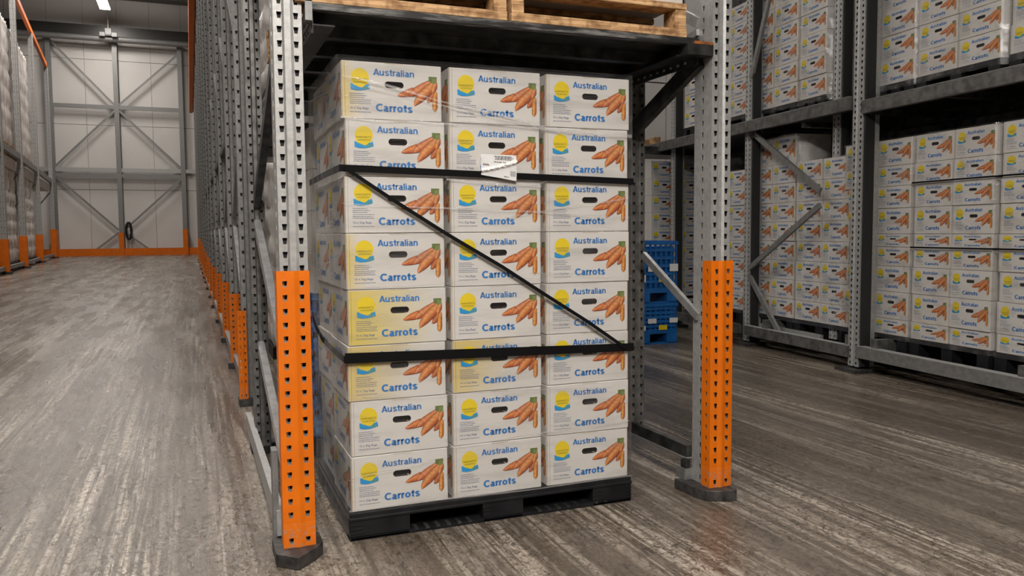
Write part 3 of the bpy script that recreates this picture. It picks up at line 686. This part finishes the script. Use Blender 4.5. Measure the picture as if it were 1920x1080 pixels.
for i in range(nr):
    k = fm.mi(FILMS if i >= SIDE0 - 1 else FILM)
    for j in range(2 if i < 41 else 0, nz_ - 1):
        i2 = (i + 1) % nr; fm.f.append((i * nz_ + j, i2 * nz_ + j, i2 * nz_ + j + 1, i * nz_ + j + 1)); fm.m.append(k)
fo = fm.build('stretch_film', base=True, smooth=True); tag(fo, 'clear stretch film wound around the strapped stack of cartons', 'film')
folds = [((.55, 1.79), (1.376, 1.629), .010), ((.645, 1.751), (1.5, 1.60), .006), ((.54, 1.632), (1.0, 1.627), .008), ((.54, 1.312), (1.78, 1.259), .007), ((1.2, 1.26), (1.78, 1.342), .006),
         ((.98, 1.64), (1.79, 1.60), .014), ((.54, .243), (.95, .29), .006), ((.95, 1.405), (1.36, 1.385), .008), ((.54, .985), (1.36, 1.01), .003), ((.60, .56), (1.7, .52), .003), ((.95, .33), (1.78, .36), .006), ((1.3, 1.03), (1.79, 1.0), .004), ((.54, .118), (1.79, .108), .010)]
for i, ((xa, za), (xb, zb_), wd) in enumerate(folds):
    m = MB(); n = 14; y = 3.0995 - .0006 * i * .3
    for k in range(n):
        t0, t1 = k / n, (k + 1) / n
        p = lambda t: (xa + (xb - xa) * t, za + (zb_ - za) * t + math.sin(t * 9 + i) * .003, wd * (.35 + .65 * abs(math.sin(t * 7 + i * 2))))
        a, c = p(t0), p(t1); m.poly([(a[0], y, a[1]), (c[0], y, c[1]), (c[0], y - .001, c[1] + c[2]), (a[0], y - .001, a[1] + a[2])], FOLD)
    q = m.build('film_fold', fo); q.location = -fo.location
for i, (ya, za, yb, zb2) in enumerate([(3.9, .52, 3.11, .30), (3.9, .45, 3.4, .28), (3.9, 1.0, 3.11, 1.12), (3.9, .12, 3.11, .10), (3.85, 1.80, 3.2, 1.75)]):
    m = MB().poly([(.525, ya, za), (.525, yb, zb2), (.524, yb, zb2 + .008), (.524, ya, za + .006)], FOLD); q = m.build('film_fold', fo); q.location = -fo.location

# ================================================================== load behind: blue crates with cartons on top
def pallet_block(name, w_, d_, h, m, boards=True, parent=None):
    """timber-style pallet parts under a root at its base: bottom boards, blocks, top boards"""
    r = empty(name)
    nb = 3
    for i, x in enumerate([-w_ / 2 + .05, w_ / 2 - .05]):
        MB().box(x - .05, x + .05, 0, d_, .0, .0, m)
    MB().box(-w_ / 2, w_ / 2, 0, .09, 0, .036, m).build('bottom_board', r, bevel=.003)
    MB().box(-w_ / 2, w_ / 2, d_ / 2 - .05, d_ / 2 + .05, 0, .03, m).build('bottom_board', r)
    MB().box(-w_ / 2, w_ / 2, d_ - .09, d_, 0, .03, m).build('bottom_board', r)
    for x in (-w_ / 2 + .028, w_ / 2 - .028):
        for y in (0, d_ / 2 - .05, d_ - .1): MB().box(x - .026, x + .026, y + .004, y + .1, .037, h - .027, m).build('block', r, bevel=.002)
    for i in range(5):
        y = .002 + i * (d_ - .1) / 4; MB().box(-w_ / 2, w_ / 2, y, y + .098, h - .025, h, m).build('top_board', r, bevel=.002)
    return r
wp = pallet_block('timber_pallet', .806, 1.15, .142, WOOD); wp.location = (.775, 3.0, 2.024)
tag(wp, 'rough timber pallet on the shelf over the strapped stack, left one', 'pallet', 'timber pallets on the near shelf')
wp2 = copy_tree(wp); wp2.location = (1.599, 3.0, 2.024); tag(wp2, 'rough timber pallet on the shelf over the strapped stack, right one', 'pallet', 'timber pallets on the near shelf')
for k, x in enumerate((.58, .985, 1.40, 1.80)):
    carton('plain', (x, 3.03, 2.168), label='carrot carton on the near timber pallets, %s in the row' % ['leftmost', 'second from left', 'third from left', 'rightmost'][k], group='cartons on the timber pallets')

def crate_stack(loc, rz, w_, d_, levels, h, label, wrapped):
    r = empty('blue_crate', loc, rz)
    return r
def blue_load(w_, d_, h, m):
    """ventilated blue plastic bin on its own feet"""
    r = empty('blue_bin')
    base = MB().box(-w_ / 2, w_ / 2, 0, d_, .11, .13, m)
    base.build('floor_panel', r)
    for x in (-w_ / 2, -.06, w_ / 2 - .12): MB().box(x, x + .12, .0, d_, .0, .11, m).build('foot', r, bevel=.003)
    MB().box(-w_ / 2, w_ / 2, 0, .03, 0, .018, m).build('skid', r)
    wl = MB(); nx = 12
    for zz in [.13 + i * (h - .15) / 6 for i in range(7)]: wl.box(-w_ / 2, w_ / 2, 0, .02, zz, zz + .03, m).box(-w_ / 2, -w_ / 2 + .02, 0, d_, zz, zz + .03, m).box(w_ / 2 - .02, w_ / 2, 0, d_, zz, zz + .03, m)
    for i in range(nx + 1): x = -w_ / 2 + i * (w_ - .02) / nx; wl.box(x, x + .02, .004, .016, .13, h, m)
    for i in range(nx + 1): y = i * (d_ - .02) / nx; wl.box(-w_ / 2 + .004, -w_ / 2 + .016, y, y + .02, .13, h, m)
    wl.box(-w_ / 2 + .03, w_ / 2 - .03, .03, d_ - .02, .13, h - .05, BLUEP)
    wl.build('slatted_wall', r)['kind'] = 'stuff'
    MB().box(-w_ / 2 - .008, w_ / 2 + .008, -.008, .03, h - .03, h, m).box(-w_ / 2 - .008, -w_ / 2 + .03, 0, d_, h - .03, h, m).box(w_ / 2 - .03, w_ / 2 + .008, 0, d_, h - .03, h, m).build('rim', r)
    return r
# bins beside the back cartons, seen between the two frames
for k, (z, h) in enumerate(((0, .43), (.435, .65))):
    b = blue_load(.78, .9, h, BLUEP); b.location = (4.43, 7.38, z); b.rotation_euler = (0, 0, -.02)
    tag(b, ['lower blue slatted plastic bin standing on the floor behind the right frame', 'taller blue slatted plastic bin stacked on the lower one'][k], 'bin', 'blue plastic bins')
    for q in range(4):  # pale stickers showing through the slats
        MB().box(-.1 + .13 * q, 0 + .13 * q, -.012, -.008, h * (.35 + .17 * (q % 2)), h * (.47 + .17 * (q % 2)), LABEL if q != 2 else SUNM).build('sticker', b)
# blue wrapped load behind the strapped stack
b = blue_load(1.2, .7, .78, BLUEW); b.location = (1.19, 4.35, 0.10); tag(b, 'blue wrapped plastic bin directly behind the strapped stack', 'bin')
pb = empty('plastic_pallet', (1.19, 4.35, 0)); tag(pb, 'black plastic pallet under the blue bin behind the strapped stack', 'pallet')
MB().box(-.6, .6, 0, .7, .07, .099, BLACKP).build('deck', pb)
for x in (-.6, -.08, .45): MB().box(x, x + .15, 0, .7, 0, .07, BLACKP).build('foot_block', pb)
for l in range(4):
    for c in (0, 1, 2):
        carton('plain', (.79 + c * .408, 4.33, .885 + l * .2175), rj.uniform(-.01, .01), label='carrot carton on the blue bin, %s, %s column behind the strapped stack' % ('bottom layer' if l == 0 else ORD[l] + ' layer up', cn[c]), group='cartons on the blue bin')

# ================================================================== row of uprights along the aisle
posts = [5.916, 7.645, 9.549, 11.68, 14.08, 16.29, 18.81, 21.35, 23.78, 26.49, 29.98, 33.22, 36.8, 40.2]
on = ['first', 'second', 'third', 'fourth', 'fifth', 'sixth', 'seventh', 'eighth', 'ninth', 'tenth', 'eleventh', 'twelfth', 'thirteenth', 'fourteenth']
for i, y in enumerate(posts):
    p = empty('rack_post', (.365, y, 0)); tag(p, 'perforated grey rack post with short orange guard, %s behind the front left frame' % on[i], 'rack post', 'rack posts along the left aisle')
    link('upright', UPT, p)
    MB().box(.052, .052 + (.03, .055, .04)[i % 3], .02, .07, .05, (10.1, 8.6, 9.4)[i % 3], SHADE).build('shade_strip', p)  # dark strip painted in for the shaded gap beside the post
    r_ = link('upright', UPT, p, (.30, .0, 0)) if i % 2 == 0 else None
    s_ = .67 if y < 17 else .67 + (min(y, 34) - 17) / 17 * .38
    gx = link('orange_guard', GS if y < 17 else GF, p, (-.004, -.008, 0))
    if y >= 17: gx.scale = (1, 1, s_ / 1.05)
    if i == 0: gx.location = (-.052, -.012, 0); gx.scale = (.5, 1, 1)
    MB().box(-.085, .07, -.05, .12, 0, .05, FOOT).build('foot_plate', p)
    nxt = (posts[i + 1] if i + 1 < len(posts) else y + 3.3) - y
    for k, z in enumerate((.35, 1.35, 2.4, 4.4, 6.4)):
        if k % 2 == 0: MB().bar((0, .1, z), (0, min(nxt, 2.2) - .1, z + .9), .03, .05, BRACE if k == 0 and i == 0 else GALVD, (1, 0, 0)).build('diagonal_brace', p)
        else: MB().bar((0, .1, z + .95), (0, min(nxt, 2.2) - .1, z), .03, .05, GALVD, (1, 0, 0)).build('diagonal_brace', p)
    MB().box(-.045, .0, .13, nxt - .08, .06, .14, GALVD).build('base_rail', p)
lg = MB().box(.335, .39, 8.2, 43, 2.05, 2.11, DARKST)
tag(lg.build('ledger_beam', base=True), 'grey ledger beams running along the row of aisle posts', 'beam')
tag(MB().box(.15, .30, 19.5, 43.5, 7.2, 7.65, ORANGE).box(.30, .38, 19.5, 43.5, 7.25, 7.6, RUST).build('orange_beam', base=True), 'scuffed orange beam high along the row of aisle posts', 'beam')

# wrapped loads, used deep in the row and in the left rack
def wrapped_load(w_, d_, h, seed):
    rnd = random.Random(seed); b = MB(); nx, nz = 14, 26
    ringp = [(-w_ / 2 + i * w_ / nx, 0) for i in range(nx)] + [(w_ / 2, i * d_ / nx) for i in range(nx)] + [(w_ / 2 - i * w_ / nx, d_) for i in range(nx)] + [(-w_ / 2, d_ - i * d_ / nx) for i in range(nx)]
    K = len(ringp); off = [rnd.uniform(-.03, .03) for _ in range(K)]
    for j in range(nz + 1):
        z = j * h / nz
        for i, (x, y) in enumerate(ringp):
            o = off[i] + rnd.uniform(-.015, .015); pin = -.04 if j % 4 == 0 else 0; l = math.hypot(x, y - d_ / 2)
            b.v.append((x + x / l * (o + pin), y + (y - d_ / 2) / l * (o + pin), z))
    for j in range(nz):
        for i in range(K): b.f.append((j * K + i, j * K + (i + 1) % K, (j + 1) * K + (i + 1) % K, (j + 1) * K + i)); b.m.append(b.mi(WRAPW))
    b.f.append(tuple(nz * K + i for i in range(K))); b.m.append(0)
    return b
WL = [wrapped_load(1.15, 1.1, 3.3, s).mesh('wrapped_load', smooth=True) for s in (1, 2)]
WS = wrapped_load(1.1, 1.2, 1.75, 5).mesh('wrapped_load', smooth=True)
for i, y in enumerate((6.1, 8.0, 10.0)):
    for k, z in enumerate((.12, 2.26)):
        o = link('wrapped_load', WS, None, (1.25, y, z)); tag(o, 'white film-wrapped carton load in the aisle-post row, %s bay, %s level' % (on[i], ['floor', 'upper'][k]), 'wrapped load', 'wrapped loads behind the aisle posts')
        q = MB().box(-.55, .55, 0, 1.1, .07, .115, BLACKP)
        for x in (-.55, -.08, .4): q.box(x, x + .15, 0, 1.1, 0, .07, BLACKP)
        q = q.build('plastic_pallet', None, (1.25, y, z - .12)); tag(q, 'black pallet under the wrapped load in the aisle-post row, %s bay, %s level' % (on[i], ['floor', 'upper'][k]), 'pallet', 'pallets behind the aisle posts')

# ================================================================== left rack
LP = [(-5.12, 24.9), (-5.485, 29.69), (-5.784, 34.7), (-6.277, 41.45), (-6.84, 49.5)]
LN = ['nearest, cut by the photo edge', 'second nearest', 'third nearest', 'fourth nearest', 'farthest']
UPL = upright_mesh(10.1, GALV, pitch=.2, hh=.02)
for i, (x, y) in enumerate(LP):
    p = empty('rack_post', (x, y, 0)); tag(p, 'tall grey post with orange guard in the left rack, ' + LN[i], 'rack post', 'posts of the left rack')
    u = link('upright', UPL, p); u.scale = (1.7, 1.7, 1)
    u = link('upright', UPL, p, (-.62, 0, 0)); u.scale = (1.3, 1.6, 1)
    h = [1.08, 1.1, 1.2, 1.25, 1.55][i]
    MB().box(-.13, .13, -.06, -.02, .06, h, ORANGE).box(.09, .13, -.02, .12, .06, h, ORANGE).box(-.13, -.09, -.02, .12, .06, h, ORANGE).build('orange_guard', p)
    MB().box(-.19, .19, -.12, .22, 0, .07, FOOT).build('foot_plate', p)
    MB().bar((-.08, .1, 3.5), (-.55, .1, 2.9), .05, .05, GALVD).build('diagonal_brace', p)
for i in range(4):
    (xa, ya), (xb, yb) = LP[i], LP[i + 1]; a = Vector((xa, ya, 0)); b = Vector((xb, yb, 0)); mid = (a + b) / 2; ang = math.atan2(yb - ya, xb - xa) - math.pi / 2
    L_ = (b - a).length
    t = empty('rack_bay', a, ang); nm = ['nearest', 'second nearest', 'third nearest', 'farthest'][i]
    tag(t, 'beams of the left rack bay, %s from the photo edge' % nm, 'rack beams', 'beam sets of the left rack')
    MB().box(-.06, .06, .26, L_ - .05, 4.0, 4.22, GALVD).build('shelf_beam', t); MB().box(-1.3, -1.2, .26, L_ - .05, 4.0, 4.22, GALVD).build('shelf_beam', t)
    MB().box(-.04, .08, .0, L_ - .01, 10.1, 10.32, ORANGE).build('top_beam', t); MB().box(-.06, .04, .26, L_ - .13, .12, .24, GALVD).build('base_rail', t)
    MB().box(-1.2, -.1, .2, L_ - .2, 3.55, 3.95, WALLW).build('soffit_panel', t)
    if i == 3: continue
    n = 3 if L_ < 5.5 else 4; pitch = (L_ - .4) / n
    for k in range(n):
        for lv, z in enumerate((.30, 4.42)):
            pos = a + (b - a).normalized() * (.32 + k * pitch) ; side = Vector((-math.cos(ang) * .72, -math.sin(ang) * .72, 0))
            nm2 = '%s of the %s bay' % (['first load', 'second load', 'third load', 'fourth load'][k], nm)
            o = link('wrapped_load', WL[(k + i + lv) % 2], None, pos + side + Vector((0, 0, z)), ang); o.scale = (1, (pitch - .12) / 1.1, 1.33 if lv else .98)
            tag(o, 'white film-wrapped load, left rack %s, %s' % (['floor level', 'upper level'][lv], nm2), 'wrapped load', 'wrapped loads in the left rack')
            q = MB(); m_ = WOOD if lv else BLACKP; d_ = pitch - .15
            for yy in (0, d_ / 2 - .06, d_ - .12): q.box(-.55, .62, yy, yy + .12, .03, .13, m_)
            q.box(-.55, .62, 0, d_, .13, .16, m_).box(-.55, .62, 0, d_, 0, .03, m_)
            q = q.build('pallet', None, pos + side + Vector((0, 0, z - .17)), ang)
            tag(q, '%s pallet under the load, left rack %s, %s' % (['black', 'timber'][lv], ['floor level', 'upper level'][lv], nm2), 'pallet', 'pallets in the left rack')

# ================================================================== right rack
UPR = upright_mesh(4.6, GALV)
def rpart(name, mb, par, s0, d0, z0=0): return mb.build(name, par)
# near perforated post
def rpost(s_, d_, label, mesh=UPR, z=0, foot=True, sc_=1.0, rot=.0):
    p = empty('rack_post', rk(s_, d_), RZ + rot); tag(p, label, 'rack post', 'posts of the right rack')
    u = link('upright', mesh, p, (0, 0, z)); u.scale = (sc_, sc_, 1)
    if foot: MB().box(-.13, .13, -.08, .16, 0, .03, FOOT).build('foot_plate', p)
    k_ = sc_; MB().box(.0505 * k_, .058 * k_ + .012, .012, .10, .05 + z, 4.5, SHADE).build('shade_strip', p)  # dark plate over the post's side, shade put in as colour
    return p
rpost(.018, -.02, 'wide perforated post of the right rack with black foot plate, right of centre', sc_=1.25)
rpost(-.485, .16, 'inner post of the right rack between the two braced stacks', z=.16, foot=False)
rpost(-1.69, .02, 'left post of the braced bay in the right rack', sc_=1.1)
rpost(-3.42, .05, 'far post of the right rack seen behind the front right frame')
rpost(1.86, .0, 'nearest post of the right rack just past the photo edge')
# beams in rack coordinates
rb = empty('rack_beams', rk(0, 0), RZ); tag(rb, 'grey floor and shelf rails of the right rack', 'rack beams')
MB().box(-1.64, -.03, -.04, .0, .115, .215, RAIL).box(-1.64, -.03, -.04, .03, .210, .216, GALV).build('floor_rail', rb)
MB().box(.08, 2.6, -.045, .0, .13, .225, GALVD).box(.08, 2.6, -.045, .03, .222, .228, GALV).build('floor_rail', rb)
MB().box(-4.9, -1.75, -.04, .0, .115, .215, RAIL).build('floor_rail', rb)
MB().box(-4.9, -.06, -.05, .0, 2.2, 2.31, RAIL).box(-4.9, -.06, -.05, .04, 2.3, 2.312, GALV).build('shelf_rail', rb)
MB().box(.09, 2.6, -.05, .0, 2.145, 2.25, RAIL).box(.09, 2.6, -.05, .04, 2.24, 2.252, GALV).build('shelf_rail', rb)
MB().box(-4.9, 2.6, .9, 1.0, 2.13, 2.25, DARKST).build('shelf_rail', rb)
MB().box(-1.6, -.6, .12, .15, .16, .23, GALV).build('floor_rail', rb)
for s0 in (-1.35, -.1, .22, 1.6):
    MB().box(s0, s0 + .07, -.01, .25, .14, .30, RAIL).build('pallet_guide', rb)
for (sa, za), (sb, zb2) in (((-1.66, 2.22), (-.52, 1.55)), ((-.52, 1.42), (-1.66, .80)), ((-1.66, .74), (-1.12, .20)), ((-1.66, 2.75), (-1.35, 3.5)), ((.1, 3.9), (1.0, 3.4))):
    MB().bar((sa, .03, za), (sb, .03, zb2), .03, .05, GALVD, (0, 1, 0)).build('diagonal_brace', rb)
for i in range(6): MB().box(-1.62 + i * .85, -1.57 + i * .85, .0, 1.1, 2.14, 2.19, DARKST).build('cross_bar', rb)
MB().box(-4.9, 2.6, .05, 1.1, 2.225, 2.232, DARKST).build('deck_sheet', rb).location = (0, 0, 0)
MB().box(-4.9, 2.6, 1.25, 1.28, 0, 4.4, DARKST).build('dark_backdrop', rb)  # added dark sheet standing in for unlit depth behind the stacks

def rack_stack(s0, n, cw, zs, dep, where, kind=('plain',), group='', jit=.006, ends=True):
    """columns of cartons on a rack; zs = layer heights (bottoms + top)"""
    for l in range(len(zs) - 1):
        for c in range(n):
            h = zs[l + 1] - zs[l] - .003
            col = '' if n == 1 else (', ' + ['left', 'right', 'third'][c] + ' column')
            pos = rk(s0 + cw * (c + .5) + rj.uniform(-jit, jit) * .6, dep + rj.uniform(-jit, jit), zs[l])
            ly = 'top layer' if l == len(zs) - 2 else ('bottom layer' if l == 0 else ORD[l] + ' layer up')
            carton(rj.choice(kind), pos, RZ + rj.uniform(-.008, .008), (cw - .004) / BW, h / BH, label='carrot carton, %s%s, %s' % (ly, col, where), group=group)
def rack_pallet(s0, s1, z, h, dep, label, dpt=.95):
    r = empty('plastic_pallet', rk((s0 + s1) / 2, dep, z), RZ); w_ = s1 - s0
    tag(r, label, 'pallet', 'black pallets in the right rack')
    MB().box(-w_ / 2, w_ / 2, 0, dpt, h - .03, h, BLACKP).build('deck', r)
    for x in (-w_ / 2, -.05, w_ / 2 - .1):
        MB().box(x, x + .1, .0, .1, 0, h - .03, BLACKP).build('foot_block', r); MB().box(x, x + .1, dpt - .1, dpt, 0, h - .03, BLACKP).build('foot_block', r)
    MB().box(-w_ / 2, w_ / 2, 0, .05, 0, .012, BLACKP).build('bottom_board', r)
def rack_film(s0, s1, z0, z1, dep, where, dpt=.44):
    b = MB(); nx, nz = 8, 14; pts = [(s0 + i * (s1 - s0) / nx, dep) for i in range(nx + 1)] + [(s1, dep + dpt)]
    rr = random.Random(int(s0 * 100) + int(z0 * 10)); g_ = [[(x, y - rr.uniform(.0, .008) if i <= nx else y, z0 + (z1 - z0) * j / nz) for j in range(nz + 1)] for i, (x, y) in enumerate(pts)]
    b.v = [p for c_ in g_ for p in c_]
    for i in range(len(pts) - 1):
        for j in range(nz): b.f.append((i * (nz + 1) + j, (i + 1) * (nz + 1) + j, (i + 1) * (nz + 1) + j + 1, i * (nz + 1) + j + 1)); b.m.append(b.mi(FILMR))
    o = b.build('stretch_film', None, rk(0, 0), RZ, smooth=True); tag(o, 'clear stretch film over ' + where, 'film', 'stretch film on the right rack')
z9 = [.335, .467, .69, .90, 1.057, 1.163, 1.372, 1.55, 1.715, 1.93]
z8 = [.335 + .1895 * i for i in range(9)]; z8b = z8[:] + [2.13]
LOW = [(-2.68, 2, .385, z8, 'lower stack left of the braced bay', 'P0'), (-1.84, 2, .392, z8b, 'lower stack in the braced bay', 'P1'), (-1.04, 2, .385, z8, 'lower stack right of the braces', 'P2'),
       (-.335, 2, .388, z9, 'lower stack just right of the wide post', 'P3'), (.476, 2, .375, z9, 'lower stack third from the photo edge'.replace('third', 'second'), 'P4'), (1.275, 2, .39, z9, 'lower stack at the photo edge', 'P5')]
for s0, n, cw, zs, wh, _ in LOW:
    rack_stack(s0, n, cw, zs, .15, wh, ('plain', 'cream', 'plain'), 'cartons in the lower right rack')
    rack_pallet(s0, s0 + n * cw, .17, .16, .14, 'black plastic pallet under the ' + wh)
    rack_film(s0 - .004, s0 + n * cw + .008, .30, zs[-1] + .005, .138, 'the ' + wh)
u5 = lambda n, z0=2.375: [z0 + .196 * i for i in range(n + 1)]
UPPR = [(-2.68, 2, .385, u5(6, 2.44), 'upper stack left of the braced bay', .15), (-1.84, 2, .392, u5(6, 2.43), 'upper stack over the braced bay', .15), (-1.02, 1, .39, u5(6, 2.43), 'upper narrow stack left of the inner post', .15),
        (-.50, 1, .39, u5(4, 2.43), 'upper short stack behind the inner post', .3), (.06, 1, .39, u5(6), 'upper stack right of the wide post', .15), (.476, 2, .385, u5(6), 'upper stack second from the photo edge', .15), (1.315, 2, .39, u5(6), 'upper stack at the photo edge', .15)]
for s0, n, cw, zs, wh, dp in UPPR:
    rack_stack(s0, n, cw, zs, dp, wh, ('plain', 'cream'), 'cartons in the upper right rack')
    z_ = zs[0]; b0 = 2.252 if s0 > 0 else 2.312
    rack_pallet(s0, s0 + n * cw, b0, z_ - b0 - .002, dp - .01, 'black plastic pallet under the ' + wh)
    rack_film(s0 - .004, s0 + n * cw + .008, z_ - .05, zs[-1], dp - .012, 'the ' + wh)
for z, nm in ((1.555, 'upper'), (1.05, 'lower')):
    for s0, s1, wh in ((.47, 1.235, 'second lower stack from the photo edge'), (1.27, 2.06, 'lower stack at the photo edge')):
        tag(MB().box(s0, s1, .128, .131, z, z + .012, STRAP).box(s1, s1 + .003, .128, .6, z, z + .012, STRAP).build('strap', None, rk(0, 0), RZ), 'thin black strap, %s one, round the %s' % (nm, wh), 'strap', 'thin straps on the right rack')

# cartons at the back, facing the camera, between the two frames
for c, x in enumerate((5.49, 5.90, 6.31)):
    for l in range(8):
        carton('plain', (x + .185, 9.0 + rj.uniform(-.01, .01), .35 + l * .218), 0, .92, label='carrot carton in the back rack, %s, %s column, right of the blue bins' % ('top layer' if l == 7 else ('bottom layer' if l == 0 else ORD[l] + ' layer up'), cn[c]), group='cartons in the back rack')
q = pallet_block('timber_pallet', 1.3, .5, .15, BLACKP); q.location = (6.1, 8.98, .19); tag(q, 'black pallet under the back rack cartons facing the camera', 'pallet')
bb = empty('rack_beams', (6.1, 8.9, 0)); tag(bb, 'dark floor and shelf beams under the back cartons', 'rack beams')
MB().box(-1.2, 1.2, 0, .06, .08, .18, GALVD).build('floor_rail', bb); MB().box(-1.6, 1.2, -.02, .04, 2.16, 2.26, DARKST).build('shelf_rail', bb)
for x in (-1.3, 1.1): MB().box(x, x + .1, 0, .1, 0, 4.4, GALVD).build('upright', bb)
rack_stack(-3.22, 1, .42, u5(5, 2.44), .10, 'upper stack seen just left of the front right post', ('plain', 'cream'), 'cartons in the upper right rack')
rack_pallet(-3.24, -2.78, 2.312, .125, .09, 'black plastic pallet at the left end of the upper right rack', .5)
for k, s_ in enumerate((-4.25, -3.95)):
    tag(MB().box(-.07, .07, 0, .09, 0, .10, WOOD).build('timber_block', None, rk(s_, .02, 2.312), RZ), 'small brown timber block left on the empty shelf, %s one' % ['left', 'right'][k], 'block', 'timber blocks on the empty shelf')

for r in PROTO.values():
    for c in list(r.children): bpy.data.objects.remove(c)
    bpy.data.objects.remove(r)
